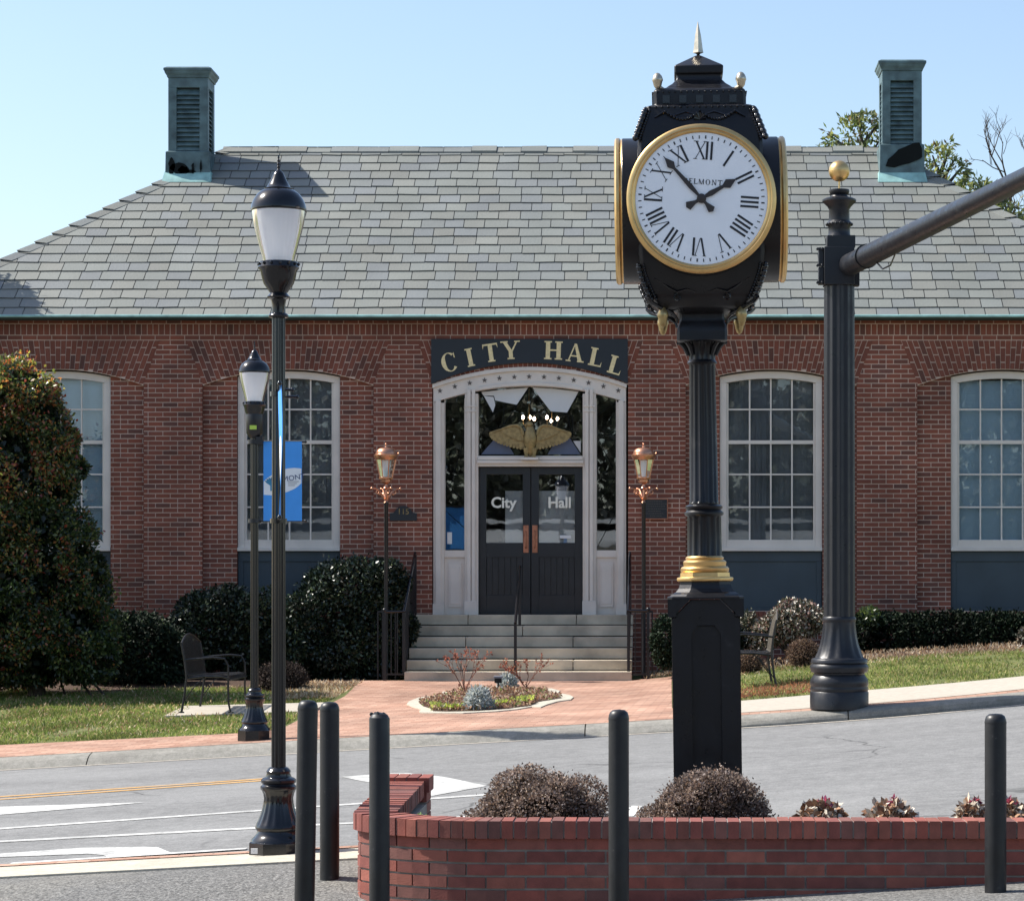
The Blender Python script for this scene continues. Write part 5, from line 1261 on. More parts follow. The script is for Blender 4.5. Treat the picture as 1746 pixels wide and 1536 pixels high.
# ------------------------------------------------------------------ bollards
def bollard(px, top, bot, s, w, lab, rough_top=False):
    o = P(px, bot, s); r = w/2/s; h = (bot-top)/s
    m = MB(); m.lathe([(r, -.1), (r, h-.045), (r*.995, h-.04), (r*.97, h-.03), (r*.86, h-.014), (r*.6, h-.003), (r*.1, h)] if not rough_top else [(r, -.1), (r, h-.03), (r*.98, h-.026), (r*.93, h-.025), (r*.8, h-.012), (r*.5, h-.004), (r*.1, h)], o, 36)
    if rough_top:
        for i in range(14): q = rnd.random()*6.28; rr_ = r*rnd.uniform(.2, .85); m.ball((o.x+rr_*math.cos(q), o.y+rr_*math.sin(q), o.z+h-.012+rnd.uniform(-.004, .006)), rnd.uniform(.006, .012), 6, 4)
    else: m.lathe([(r*1.015, h-.05), (r*1.02, h-.046), (r*1.01, h-.041)], o, 36, cap=False)
    ob = m.build('bollard', 'bollard_paint', None, org=o); tag(ob, lab, 'bollard', 'black steel bollards'); return ob
b = bollard(519, 1193, 1545, 328, 34.5, 'black bollard standing closest to the near lamp base, cut off at its foot'); b.rotation_euler = (0, R(1.0), 0)
bollard(562, 1196, 1497, 306, 33, 'shorter black bollard whose foot shows just left of the brick planter')
bollard(647, 1214, 1562, 346, 35, 'flat topped scuffed black bollard in front of the planter corner', True)
bollard(1055, 1209, 1564, 346, 35, 'black bollard in front of the planter between the two round shrubs')
bollard(1697.5, 1216, 1515, 334, 37, 'black bollard at the right edge with its foot on the ground')
# ------------------------------------------------------------------ brick planter
pl = thing('brick_planter', 'low curved red brick planter with upright brick coping', 'planter', (.5, 14.5, 0))
PB = [(.215, .057, .040), (.18, .050, .039), (.25, .078, .054), (.155, .060, .048), (.195, .062, .046)]
def pbc():
    c = rnd.choice(PB); k = rnd.uniform(.82, 1.18); return tuple(q*k for q in c)
XW = -1.66; YB = 16.05; RC = .92; YFN = 13.86
path = []                                         # outer face of the wall, from back of the wing round to the right
R1, R2, TH = .25, 1.0, R(50)
Yc_ = YFN + R2*(1-math.cos(TH)) + R1*math.cos(TH); XC2 = XW + R1*(1-math.sin(TH)) + R2*math.sin(TH); LA1 = R1*(math.pi/2-TH); LA2 = R2*TH
def ppos(t):                                      # t = arc length
    L1 = YB-Yc_; L2 = LA1+LA2
    if t < L1: return Vector((XW, YB-t, 0)), Vector((-1, 0, 0))
    if t < L1+L2:
        if t < L1+LA1:
            a = math.pi/2-(t-L1)/R1; return Vector((XW+R1-R1*math.sin(a), Yc_-R1*math.cos(a), 0)), Vector((-math.sin(a), -math.cos(a), 0))
        a = TH-(t-L1-LA1)/R2; return Vector((XC2-R2*math.sin(a), YFN+R2-R2*math.cos(a), 0)), Vector((-math.sin(a), -math.cos(a), 0))
    return Vector((XC2+(t-L1-L2), YFN, 0)), Vector((0, -1, 0))
LT = (YB-Yc_)+LA1+LA2+5.4
ZCAP = .362; CAPH = .092; WT = .245
def wbrick(mb, t0, t1, z0, z1, off, dep, col, vseg=1):
    a = []; n = 2
    for i in range(n+1):
        t = lerp(t0, t1, i/n); p, nn = ppos(t); a.append((p+nn*off, p+nn*(off-dep)))
    vs = []; 
    for f_, b_ in a: vs += [(f_.x, f_.y, z0), (f_.x, f_.y, z1), (b_.x, b_.y, z1), (b_.x, b_.y, z0)]
    fs = []
    for i in range(n): k = i*4; fs += [(k, k+4, k+5, k+1), (k+1, k+5, k+6, k+2), (k+3, k+2, k+6, k+7), (k, k+3, k+7, k+4)]
    fs += [(0, 1, 2, 3), (n*4+3, n*4+2, n*4+1, n*4)]
    mb.add(vs, fs, col)
m = MB(); cm = (.27, .25, .225); i = 0; z = ZCAP-CAPH
while z > -.30:
    t = -(.105 if i % 2 else 0)
    while t < LT:
        t0, t1 = max(t, 0)+.005, min(t+.21, LT)-.005
        if t1-t0 > .02: wbrick(m, t0, t1, z-.058+rnd.uniform(-.001, .001), z-.001+rnd.uniform(-.001, 0), rnd.uniform(-.0015, .0015), .10, pbc())
        t += .21
    z -= .068; i += 1
t = 0
while t < LT: wbrick(m, t, min(t+.3, LT), -.32, ZCAP-CAPH, -.010, WT-.03, cm); t += .3
m.build('wall', 'planter_brick', pl, attr=True)
m = MB(); t = 0.; 
while t < LT:                                     # coping of bricks on edge
    w = .066; zc = ZCAP + .045*cl((2.0-t)/2.0, 0, 1)
    if t < .42: pass
    wbrick(m, t+.004, t+w-.004, zc-CAPH, zc+rnd.uniform(-.003, .003), .022+rnd.uniform(-.003, .003), .235, pbc()); t += w
t = 0
while t < LT: zc = ZCAP + .045*cl((2.0-t-.1)/2.0, 0, 1); wbrick(m, t, min(t+.2, LT), zc-CAPH+.004, zc-.006, .014, .22, cm); t += .2
m.build('coping', 'planter_brick', pl, attr=True)
# end pier at the back of the wing
m = MB(); 
for lv, (dz0, dz1) in enumerate(((-.3, .30), )):
    pass
x0, x1, y0, y1 = XW-.04, XW+.245, YB-.02, YB+.3
zz = .43
for i in range(4):
    m.box(lerp(x0, x1, i/4)+.004, lerp(x0, x1, (i+1)/4)-.004, y0, y1, zz-.09, zz+rnd.uniform(-.002, .002), pbc())
m.box(x0+.005, x1-.005, y0+.01, y1-.01, zz-.088, zz-.008, cm)
z = zz-.092
while z > -.1:
    m.box(x0+.02, x1-.02, y0+.01, y1-.01, z-.058, z, pbc()); m.box(x0+.026, x1-.026, y0+.016, y1-.016, z-.07, z-.05, cm); z -= .068
m.build('end_pier', 'planter_brick', pl, attr=True)
# soil
m = MB(); pts = []
for k in range(25):
    p, nn = ppos(lerp(1.15, (YB-Yc_)+LA1+LA2, k/24)); q = p - nn*.2; pts.append((q.x, q.y))
pts += [(4.5, YFN+.2), (4.5, 14.9), (XW+.2, 14.9)]
m.slab(pts, -.2, .255); m.build('soil', 'mulch', pl)
m = MB(); m.box(XW+.25, 4.5, 14.9, 15.0, -.2, .25, cm); m.build('back_kerb', 'planter_brick', pl, attr=True)

# ------------------------------------------------------------------ foliage builders
def rand_dirs(n):
    v = rs.normal(size=(n, 3)); return v/np.linalg.norm(v, axis=1)[:, None]
def blob_pts(n, blobs, depth=.18, gap=.0, gscale=1.6, seed=0, zmin=-9e9):
    B = np.array(blobs, float); area = (B[:, 3]*B[:, 4]+B[:, 4]*B[:, 5]+B[:, 3]*B[:, 5]); pr = area/area.sum()
    P_, N_ = [], []; tot = 0
    while tot < n:
        k = rs.choice(len(B), size=n, p=pr); d = rand_dirs(n); rr = 1-np.abs(rs.normal(0, depth, n)) + (rs.uniform(size=n) < .12)*rs.uniform(0, .16, n); b = B[k]
        p = b[:, :3] + d*b[:, 3:6]*rr[:, None]
        ok = p[:, 2] > zmin
        for j in range(len(B)):
            q = ((p-B[j, :3])/B[j, 3:6]); r2 = (q**2).sum(1); ok &= ~((r2 < .62) & (k != j))
        p = p[ok]; nn = (d/b[:, 3:6])[ok]; nn /= np.linalg.norm(nn, axis=1)[:, None]
        if gap > 0:
            keep = np.array([noise.noise(Vector(x*gscale + seed)) for x in p]) > -gap + rs.uniform(-.15, .15, len(p)); keep = ~((~keep)); p, nn = p[keep], nn[keep]
        P_.append(p); N_.append(nn); tot += len(p)
    return np.concatenate(P_)[:n], np.concatenate(N_)[:n]
def leaf_mesh(name, pts, nrm, L_, Wd, cols, mat, parent=None, org=None, out=.6, label=None, droop=0., attr_parent=None, fold=True):
    n = len(pts); a = nrm*out + rand_dirs(n); a[:, 2] -= droop; a /= np.linalg.norm(a, axis=1)[:, None]
    b = np.cross(a, rand_dirs(n)); b /= np.linalg.norm(b, axis=1)[:, None]
    l = (L_*rs.uniform(.65, 1.25, n))[:, None]; w = (Wd*rs.uniform(.65, 1.25, n))[:, None]/2
    o = np.array(Vector(org) if org is not None else origin(parent))
    v = np.empty((n, 4, 3)); v[:, 0] = pts; v[:, 1] = pts+a*l*.5+b*w; v[:, 2] = pts+a*l; v[:, 3] = pts+a*l*.5-b*w
    v = (v-o).reshape(-1, 3)
    me = bpy.data.meshes.new(name); me.vertices.add(4*n); me.vertices.foreach_set('co', v.ravel().astype(np.float32))
    me.loops.add(4*n); me.loops.foreach_set('vertex_index', np.arange(4*n, dtype=np.int32))
    me.polygons.add(n); me.polygons.foreach_set('loop_start', np.arange(0, 4*n, 4, dtype=np.int32)); me.polygons.foreach_set('loop_total', np.full(n, 4, dtype=np.int32))
    me.update(); me.validate()
    at = me.attributes.new('Col', 'FLOAT_COLOR', 'FACE'); at.data.foreach_set('color', np.concatenate([cols, np.ones((n, 1))], 1).astype(np.float32).ravel())
    me.materials.append(MATS[mat]); ob = link(name, me, parent)
    if org is not None: ob.location = org
    return ob
def palette(n, cols, wts, pts=None, jit=.2, clump=0., cs=1.5):
    w = np.array(wts, float); w /= w.sum(); k = rs.choice(len(cols), size=n, p=w); c = np.array(cols, float)[k]
    c *= (1+rs.uniform(-jit, jit, n))[:, None]
    if clump and pts is not None:
        q = np.array([noise.noise(Vector(x*cs)) for x in pts]); c *= (1+clump*q*1.6)[:, None]
    return np.clip(c, .002, 1)
def ragged(blobs, k, f=(.28, .5)):
    out = [tuple(b) for b in blobs]
    for _ in range(k):
        b = blobs[rnd.randrange(len(blobs))]; d = Vector(rand_dirs(1)[0]); d.z = abs(d.z)*.9 - .1; q = rnd.uniform(*f)
        out.append((b[0]+d.x*b[3]*.98, b[1]+d.y*b[4]*.98, b[2]+d.z*b[5]*.98, b[3]*q, b[4]*q, b[5]*q))
    return out
def bush(name, label, cat, blobs, n, L_, Wd, cols, wts, mat='leaves', org=None, group=None, depth=.16, gap=.25, stems=True, core=True, gs=1.6, out=.6, stem_name='branches', zmin=-9e9, rough=0):
    B = np.array(blobs, float); org = org or (B[:, 0].mean(), B[:, 1].mean(), (B[:, 2]-B[:, 5]).min())
    t = thing(name, label, cat, org, group)
    if rough: blobs = ragged(blobs, rough); B = np.array(blobs, float)
    p, q = blob_pts(n, blobs, depth, gap, gs, rnd.random()*50, zmin)
    c = palette(n, cols, wts, p, clump=.35, cs=gs*1.3)
    leaf_mesh('crown' if cat == 'tree' else 'foliage', p, q, L_, Wd, c, mat, t, out=out)
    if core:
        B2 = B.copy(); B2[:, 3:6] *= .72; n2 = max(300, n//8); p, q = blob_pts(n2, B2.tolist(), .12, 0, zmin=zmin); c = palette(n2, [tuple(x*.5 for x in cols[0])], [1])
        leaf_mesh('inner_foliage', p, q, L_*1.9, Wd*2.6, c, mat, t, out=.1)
    if stems:
        m = MB(); base = Vector(org)
        for k in range(7):
            b = B[rs.randint(len(B))]; e = Vector(b[:3]) + Vector(rand_dirs(1)[0])*b[3]*.6
            if e.z < base.z+.1: e.z = base.z+.2
            m.tube([base+Vector((rnd.uniform(-.08, .08), rnd.uniform(-.08, .08), 0)), lerp(base, e, .5)+Vector((0, 0, .05)), e], [.03, .02, .006], 6, col=(.06, .045, .035))
        m.build(stem_name, 'stems', t, attr=True)
    return t
G1 = [(.020, .033, .018), (.032, .050, .024), (.062, .082, .034), (.012, .020, .012)]
RED = [(.020, .036, .016), (.045, .068, .026), (.11, .14, .045), (.22, .19, .06), (.29, .12, .05), (.22, .045, .03)]
# big evergreen tree with red and orange young leaves, left
TS = 1.02
def pb_(px, py, s, rx, ry, rz): v = P(px, py, s); return (v.x, v.y, v.z, rx, ry, rz)
s = 133.
bl = [pb_(20, 690, s, .62, .62, .60), pb_(55, 740, s, .50, .55, .55), pb_(15, 830, s, .85, .8, .75), pb_(-60, 900, s, 1.1, 1.0, .9), pb_(70, 930, s, .70, .8, .75), pb_(20, 1010, s, 1.2, 1.05, .85), pb_(120, 1010, s, .50, .7, .6), pb_(-80, 1050, s, 1.1, 1.1, .8), pb_(100, 1080, s, .78, .9, .62), pb_(20, 1090, s, 1.25, 1.1, .62), pb_(150, 1110, s, .42, .6, .42), pb_(-40, 760, s, .75, .7, .75), pb_(60, 800, s, .56, .6, .6), pb_(10, 770, s, .7, .65, .6)]
to_ = P(62, 1186, s); bl += [pb_(30, 1116, s, 1.1, 1.0, .36), pb_(130, 1114, s, .55, .7, .36)]
bl = [(b[0], b[1], b[2], b[3]*TS, b[4]*TS, b[5]*TS) for b in bl]; bl = ragged(bl, 64, (.13, .30))
tr_ = thing('evergreen_tree', 'large evergreen tree with orange-red young leaves in front of the left window', 'tree', to_)
p, q = blob_pts(92000, bl, .22, .05, 2.8, 3.)
hz = np.clip((p[:, 2]-1.4)/3.2, 0, 1); nz = np.array([noise.noise(Vector(x*1.5)) for x in p])
pr = np.clip(.12 + .7*hz**1.8 + .7*nz, 0.03, .88); pr *= np.clip(1.15 - .75*np.clip(p[:, 0]-to_.x+.1, 0, 2)*(1-hz), .12, 1); isr = rs.uniform(size=len(p)) < pr  # young leaves real; extra share up and left paints the sunlit side
c = np.where(isr[:, None], palette(len(p), RED[2:], [3, 3, 3, 2.2]), palette(len(p), RED[:3], [5, 4, 1.3]))
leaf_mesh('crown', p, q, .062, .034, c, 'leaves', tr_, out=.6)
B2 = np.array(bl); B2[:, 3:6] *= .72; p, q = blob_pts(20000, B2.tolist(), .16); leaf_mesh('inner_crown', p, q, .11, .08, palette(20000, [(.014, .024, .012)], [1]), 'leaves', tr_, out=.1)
m = MB(); m.tube([to_-Vector((0, 0, .1)), to_+Vector((.02, 0, .5)), to_+Vector((-.1, .05, 1.6)), to_+Vector((-.2, 0, 3.0))], [.12, .09, .07, .03], 10)
for k in range(10):
    b = bl[k % len(bl)]; z0 = to_.z+.3+.18*k; m.tube([Vector((to_.x-.05, to_.y, z0)), lerp(Vector((to_.x-.05, to_.y, z0)), Vector(b[:3]), .6), Vector(b[:3])], [.045, .03, .01], 6)
for x in (.38, .72, .9): m.tube([to_+Vector((x*.7, .1, .25)), to_+Vector((x, 0, -.02))], [.012, .018], 6)
m.build('trunk', 'bark', tr_)

# dark clipped bushes left of the steps
s = 121.
bl = [pb_(600, 1012, s, .74, .5, .52), pb_(655, 1014, s, .34, .42, .46), pb_(560, 1060, s, .64, .5, .62), pb_(640, 1090, s, .5, .5, .6), pb_(520, 1100, s, .5, .5, .5), pb_(600, 1120, s, .8, .5, .42)]
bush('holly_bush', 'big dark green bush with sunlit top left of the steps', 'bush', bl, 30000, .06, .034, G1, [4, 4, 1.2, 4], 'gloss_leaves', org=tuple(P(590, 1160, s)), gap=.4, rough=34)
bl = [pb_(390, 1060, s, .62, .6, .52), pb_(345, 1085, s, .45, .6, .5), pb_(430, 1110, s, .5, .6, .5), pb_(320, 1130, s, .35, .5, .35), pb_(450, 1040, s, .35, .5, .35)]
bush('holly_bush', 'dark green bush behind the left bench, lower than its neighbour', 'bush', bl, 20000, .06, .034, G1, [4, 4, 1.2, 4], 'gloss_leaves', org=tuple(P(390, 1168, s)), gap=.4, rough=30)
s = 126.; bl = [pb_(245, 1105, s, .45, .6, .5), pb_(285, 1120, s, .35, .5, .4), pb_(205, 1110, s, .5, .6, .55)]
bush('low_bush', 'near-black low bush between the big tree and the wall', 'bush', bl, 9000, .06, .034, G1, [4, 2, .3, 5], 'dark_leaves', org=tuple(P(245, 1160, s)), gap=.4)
BR = [(.10, .065, .05), (.15, .10, .075), (.20, .15, .11), (.06, .04, .032)]
s = 131.; bl = [pb_(480, 1158, s, .36, .36, .24)]
bush('round_shrub', 'brown bare round shrub at the edge of the brick walk, left side', 'shrub', bl, 7000, .03, .014, [(.045, .03, .024), (.07, .048, .036), (.03, .02, .016)], [3, 2, 3], 'stems', org=tuple(P(480, 1172, s)), depth=.2, gap=.0, gs=4)  # palette darkened for the shade this shrub stands in
# right side planting
s = 126.
VAR = [(.16, .14, .09), (.07, .08, .045), (.45, .38, .30), (.24, .13, .10), (.60, .55, .46)]
bl = [pb_(1350, 1062, s, .36, .4, .27), pb_(1375, 1055, s, .30, .4, .24), pb_(1318, 1075, s, .22, .3, .2), pb_(1300, 1085, s, .2, .3, .2)]
bush('variegated_bush', 'pale speckled bush with pink tips beside the right bench', 'bush', bl, 7000, .05, .028, VAR, [3, 4, 2.2, 3, 1.6], 'gloss_leaves', rough=8, org=tuple(P(1350, 1130, s)), gap=.35, gs=3)
s = 125.; bl = [pb_(1275, 1080, s, .2, .3, .3)]
bush('variegated_bush', 'small speckled bush half hidden behind the clock pedestal', 'bush', bl, 2500, .05, .028, VAR, [3, 6, 1, 1, 1], 'gloss_leaves', org=tuple(P(1275, 1134, s)), gap=.3, gs=3)
s = 131.; bl = [pb_(1370, 1115, s, .225, .22, .20)]
bush('round_shrub', 'brown bare round shrub just behind the right bench', 'shrub', bl, 5000, .026, .012, BR, [3, 3, 2, 3], 'dry_leaves', org=tuple(P(1370, 1136, s)), depth=.2, gap=0, gs=4)
bl = [pb_(1277, 1130, s, .18, .2, .17)]
bush('round_shrub', 'brown bare round shrub showing between clock pedestal and right bench', 'shrub', bl, 3000, .026, .012, BR, [3, 3, 2, 3], 'dry_leaves', org=tuple(P(1277, 1142, s)), depth=.2, gap=0, gs=4)
s = 122.
hb_ = [pb_(px, 1088+rnd.uniform(-4, 4)-((px-1500)*.01), s, .38, .42, .36) for px in range(1480, 1800, 36)]
bush('dark_hedge', 'low dark hedge under the right-hand wall', 'hedge', hb_, 20000, .05, .03, [(.006, .012, .006), (.010, .018, .008), (.016, .026, .011)], [4, 3, 1], 'dark_leaves', org=tuple(P(1600, 1115, s)), gap=.4)
bl = [pb_(1483, 1055, s, .16, .3, .16)]
bush('light_green_shrub', 'small light green shrub poking out right of the signal mast', 'shrub', bl, 1400, .06, .03, [(.03, .045, .02), (.07, .09, .04)], [3, 2], org=tuple(P(1478, 1090, s)), gap=0)
s = 126.; bl = [pb_(1752, 1095, s, .13, .2, .2)]
bush('variegated_bush', 'speckled bush cut by the right edge of the photo', 'bush', bl, 1500, .05, .028, VAR, [3, 4, 2, 2, 1.5], 'gloss_leaves', org=tuple(P(1752, 1122, s)), gap=.2, gs=3)
s = 126.
hb_ = [pb_(1135+i*26, 1094, s, .2, .3, .38) for i in range(5)]
bush('dark_hedge', 'dark hedge against the wall behind the clock pedestal', 'hedge', hb_, 7000, .05, .03, [(.012, .024, .012), (.02, .036, .016)], [4, 3], 'dark_leaves', org=tuple(P(1190, 1120, s)), gap=.4)

# trees behind the roof
def back_tree(label, px, py, blobs, Y, n, bare=False):
    s = FPX/Y; top = P(px, py, s); base = Vector((top.x, Y, .5)); t = thing('background_tree', label, 'tree', base, 'trees behind the building')
    m = MB(); m.tube([base, Vector((top.x+.1, Y, top.z*.5)), top], [.28, .2, .06], 10)
    tips = []
    def branch(p, d, l, r, lev):
        e = p + d*l; m.tube([p, lerp(p, e, .5)+Vector(rand_dirs(1)[0])*l*.06, e], [r, r*.8, r*.55], 5)
        if lev == 0: tips.append(e); return
        for k in range(3): branch(lerp(p, e, rnd.uniform(.55, 1)), (d+Vector(rand_dirs(1)[0])*.75+Vector((0, 0, .12))).normalized(), l*.62, r*.55, lev-1)
    if bare:
        for k in range(9): branch(lerp(base, top, rnd.uniform(.55, .95)), (Vector(rand_dirs(1)[0])*.8+Vector((0, 0, .7))).normalized(), 1.7, .05, 4)
    m.build('trunk', 'bark', t)
    if not bare:
        B = [pb_(a, b_, s, rx, rx*.9, rz) for a, b_, rx, rz in blobs]
        m = MB()
        for b_ in B: m.tube([Vector((top.x, Y, b_[2]-.5)), Vector(b_[:3])], [.05, .015], 5)
        m.build('limb', 'bark', t)
        p, q = blob_pts(n, B, .38, .16, 2.4, rnd.random()*9)
        leaf_mesh('crown', p, q, .15, .05, palette(n, [(.06, .085, .035), (.11, .13, .06), (.17, .18, .09), (.10, .075, .05)], [4, 4, 2, 1.5], p, clump=.3), 'leaves', t, out=1.1)
    return t
back_tree('loose-crowned evergreen tree left of the right-hand roof vent', 1470, 240, [(1450, 232, .4, .38), (1470, 238, .42, .4), (1480, 225, .28, .4), (1425, 240, .26, .2), (1500, 240, .3, .4), (1410, 228, .1, .1), (1465, 205, .14, .14), (1498, 208, .12, .14), (1470, 330, 1.6, 1.0)], 52, 6500)
back_tree('loose-crowned evergreen tree right of the right-hand roof vent', 1605, 300, [(1600, 285, .4, .42), (1615, 300, .42, .4), (1585, 290, .3, .35), (1630, 268, .2, .3), (1590, 265, .16, .2), (1612, 300, .4, .3), (1640, 285, .16, .16), (1620, 250, .08, .12), (1615, 380, 1.5, .8)], 52, 6000)
back_tree('thin evergreen tree beyond the right hip of the roof', 1690, 340, [(1680, 322, .2, .12), (1668, 310, .1, .1), (1660, 322, .14, .08), (1690, 335, .25, .14), (1740, 322, .25, .12), (1700, 420, 1.1, .8)], 52, 2200)
back_tree('pale leafless tree at the right edge behind the roof', 1735, 400, None, 60, 0, bare=True)
# tall tree outside the left edge of the photo: it shades the corner of the roof
Y = 40.; t_ = thing('garden_tree', 'tall leafy tree beside the left end of the building, outside the frame', 'tree', (-12.9, 39.6, 0))
bl = [(-11.9, 38.9, 7.45, 1.05, 1.0, .75), (-13.0, 39.2, 6.7, 1.3, 1.3, 1.0), (-13.0, 39.2, 5.6, 1.1, 1.2, 1.0), (-11.35, 38.7, 6.95, .75, .7, .6)]
p, q = blob_pts(40000, bl, .3, .1); leaf_mesh('crown', p, q, .12, .06, palette(40000, G1, [3, 3, 3, 1]), 'leaves', t_)
m = MB(); m.tube([(-12.9, 39.6, 0), (-13, 39.4, 4), (-12.7, 39.1, 7.6)], [.22, .17, .05], 10); m.build('trunk', 'bark', t_)

# ------------------------------------------------------------------ shrubs in the planter
def twig_shrub(label, px, py, s, rx, rz):
    c = P(px, py, s); c.z = .255; rz += .045; n = 15000
    t = thing('planter_shrub', label, 'shrub', c, 'round twiggy shrubs in the planter')
    bl = [(c.x, c.y, c.z+.02, rx, rx*.92, rz), (c.x+rx*.25, c.y, c.z+.0, rx*.82, rx*.8, rz*.93), (c.x-rx*.3, c.y-.02, c.z, rx*.78, rx*.8, rz*.86)]
    bl = ragged(bl, 16, (.2, .42)); p, q = blob_pts(n, bl, .22, 0, zmin=c.z-.01); 
    leaf_mesh('foliage', p, q, .017, .011, palette(n, [(.16, .12, .105), (.23, .18, .16), (.38, .32, .29), (.06, .045, .042), (.17, .115, .09)], [4, 4, 2, 3, 2], p, clump=.2, cs=9), 'dry_leaves', t, out=.9)
    m = MB()
    for k in range(900):
        d = Vector(rand_dirs(1)[0]); d.z = abs(d.z)*.9+.05; d.normalize()
        e = c + Vector((d.x*rx, d.y*rx*.92, d.z*rz))*rnd.uniform(.88, 1.06); b_ = c + Vector((d.x*rx*.25, d.y*rx*.25, 0))
        m.tube([b_, lerp(b_, e, .55)+Vector(rand_dirs(1)[0])*.01, e], [.003, .002, .0012], 3, col=rnd.choice([(.16, .12, .09), (.09, .07, .055), (.22, .17, .13)]))
    m.build('twigs', 'stems', t, attr=True)
    p, q = blob_pts(900, [(c.x, c.y, c.z, rx*.8, rx*.74, rz*.82)], .1, 0, zmin=c.z); leaf_mesh('inner_foliage', p, q, .07, .05, palette(900, [(.035, .026, .02)], [1]), 'dry_leaves', t, out=.1)
twig_shrub('left round brown twiggy shrub in the brick planter', 921, 1392, 306, .36, .25)
twig_shrub('right round brown twiggy shrub in front of the clock pedestal', 1213, 1392, 306, .325, .262)
def cabbage(label, px, top, s, w):
    c = P(px, 1394, s+5); c.z = .29
    t = thing('wilted_cabbage_plant', label, 'plant', c, 'wilted ornamental cabbages in the planter')
    n = 420; p, q = blob_pts(n, [(c.x, c.y, c.z+.01, w, w*.9, .085)], .22, 0, zmin=c.z)
    leaf_mesh('leaves', p, q, .05, .035, palette(n, [(.48, .40, .31), (.34, .20, .12), (.24, .13, .08), (.56, .51, .43), (.17, .10, .07)], [4, 3, 2, 3, 2]), 'stems', t, out=.4, droop=.3)
    n = 130; p, q = blob_pts(n, [(c.x+w*.15, c.y, c.z+.075, w*.28, w*.28, .04)], .3, 0)
    leaf_mesh('heart', p, q, .028, .022, palette(n, [(.20, .03, .09), (.30, .06, .12), (.12, .02, .05)], [3, 2, 2]), 'leaves', t)
cabbage('wilted cabbage plant nearest the right round shrub', 1400, 1365, 300, .125)
cabbage('middle wilted cabbage plant of the three left of the right-hand bollard', 1519, 1368, 300, .125)
cabbage('wilted cabbage plant just left of the right-hand bollard', 1658, 1374, 300, .085)
cabbage('wilted cabbage plant right of the right-hand bollard', 1718, 1374, 300, .10)
c = P(710, 1385, 318); n = 200; c.z = .26; t = thing('green_seedling', 'small fresh green plant in the corner of the planter', 'plant', c)
p, q = blob_pts(n, [(c.x, c.y+.25, c.z+.04, .06, .05, .04)], .4, 0); leaf_mesh('leaves', p, q, .035, .022, palette(n, [(.16, .26, .07), (.3, .36, .16)], [2, 1]), 'leaves', t)
# leaf litter in the planter
n = 3500; p = np.stack([rs.uniform(-1.2, 4.2, n), rs.uniform(14.15, 14.85, n), rs.uniform(.257, .27, n)], 1)
keep = (p[:, 0] > -.6) | (p[:, 1] > 14.6); p = p[keep]; n = len(p); q = np.tile([0, 0, .2], (n, 1))
o = leaf_mesh('leaf_litter', p, q, .03, .02, palette(n, [(.30, .14, .07), (.20, .10, .06), (.42, .24, .12)], [3, 3, 1]), 'dry_leaves', None, org=(1, 15, .3), out=0); tag(o, kind='stuff')

# ------------------------------------------------------------------ benches
def bench():
    o = Vector((0, 0, 0)); t = thing('park_bench', 'dark metal mesh bench standing on the pale slab left of the walk', 'bench', o, 'mesh garden benches')
    Ln = 1.22; hw = Ln/2
    for y in (-hw, hw):
        fr = MB(); fr.tube([(-.27, y, 0), (-.235, y, .2), (-.21, y, .42), (-.235, y, .62), (-.27, y, .80)], .014, 8); fr.build('back_frame', 'mesh_metal', t)
    for y in (-hw, hw):
        m = MB(); m.tube([(.30, y, 0), (.275, y, .12), (.27, y, .28), (.275, y, .42), (.27, y, .55), (.23, y, .625), (.1, y, .64), (-.1, y, .625), (-.235, y, .61)], .012, 8)
        m.tube([(-.21, y, .40), (0, y, .42), (.2, y, .42), (.27, y, .40)], .012, 8); m.tube([(-.25, y, .12), (-.1, y, .33), (0, y, .41)], .007, 6)
        m.build('armrest', 'mesh_metal', t)
        for x in (-.27, .30): m = MB(); m.lathe([(.035, 0), (.035, .012), (.015, .016)], (x, y, 0), 12); m.build('foot', 'mesh_metal', t)
    m = MB(); n = 46           # seat of slats with a rolled front edge
    prof = [(-.20, .43), (-.08, .415), (.08, .425), (.2, .44), (.27, .425), (.29, .38)]
    for i in range(n):
        y = -hw+.015+(Ln-.03)*i/(n-1); vs = [(x, y-.009, z) for x, z in prof]+[(x, y+.009, z) for x, z in prof]; k = len(prof)
        m.add(vs, [(j, j+1, j+1+k, j+k) for j in range(k-1)])
    for x, z in ((-.20, .43), (.0, .413), (.29, .38)): m.tube([(x, -hw, z), (x, hw, z)], .010, 6)
    m.build('seat', 'mesh_metal', t)
    m = MB()
    top = lambda u: .80 + .10*math.sin(math.pi*(u*.5+.5))**1 if abs(u) <= 1 else .8
    for i in range(n):
        u = -1+2*i/(n-1); y = u*(hw-.015); zt = top(u); vs = []
        for x, z in ((-.205, .44), (-.225, .6), (-.265, .78), (-.265-(zt-.78)*.25, zt)): vs += [(x, y-.0105, z), (x, y+.0105, z)]
        m.add(vs, [(2*j, 2*j+1, 2*j+3, 2*j+2) for j in range(3)])
    m.tube([(-.265-(top(u)-.78)*.25, u*hw, top(u)) for u in [-1+2*i/20 for i in range(21)]], .013, 8)
    m.tube([(-.205, -hw, .44), (-.205, hw, .44)], .01, 6)
    m.build('backrest', 'mesh_metal', t)
    return t
bn1 = bench(); bx_, by_ = -5.30, 31.05; 
bn1.location = (bx_, by_+.1, g_far(bx_, by_)+.05)
bn2 = copy_tree(bn1); bn2['label'] = 'dark metal mesh bench on the lawn beside the clock, facing left'
bn2.location = (1.05, 31.2, g_far(1.2, 31.0)+.02); bn2.rotation_euler = (0, 0, R(180)); 
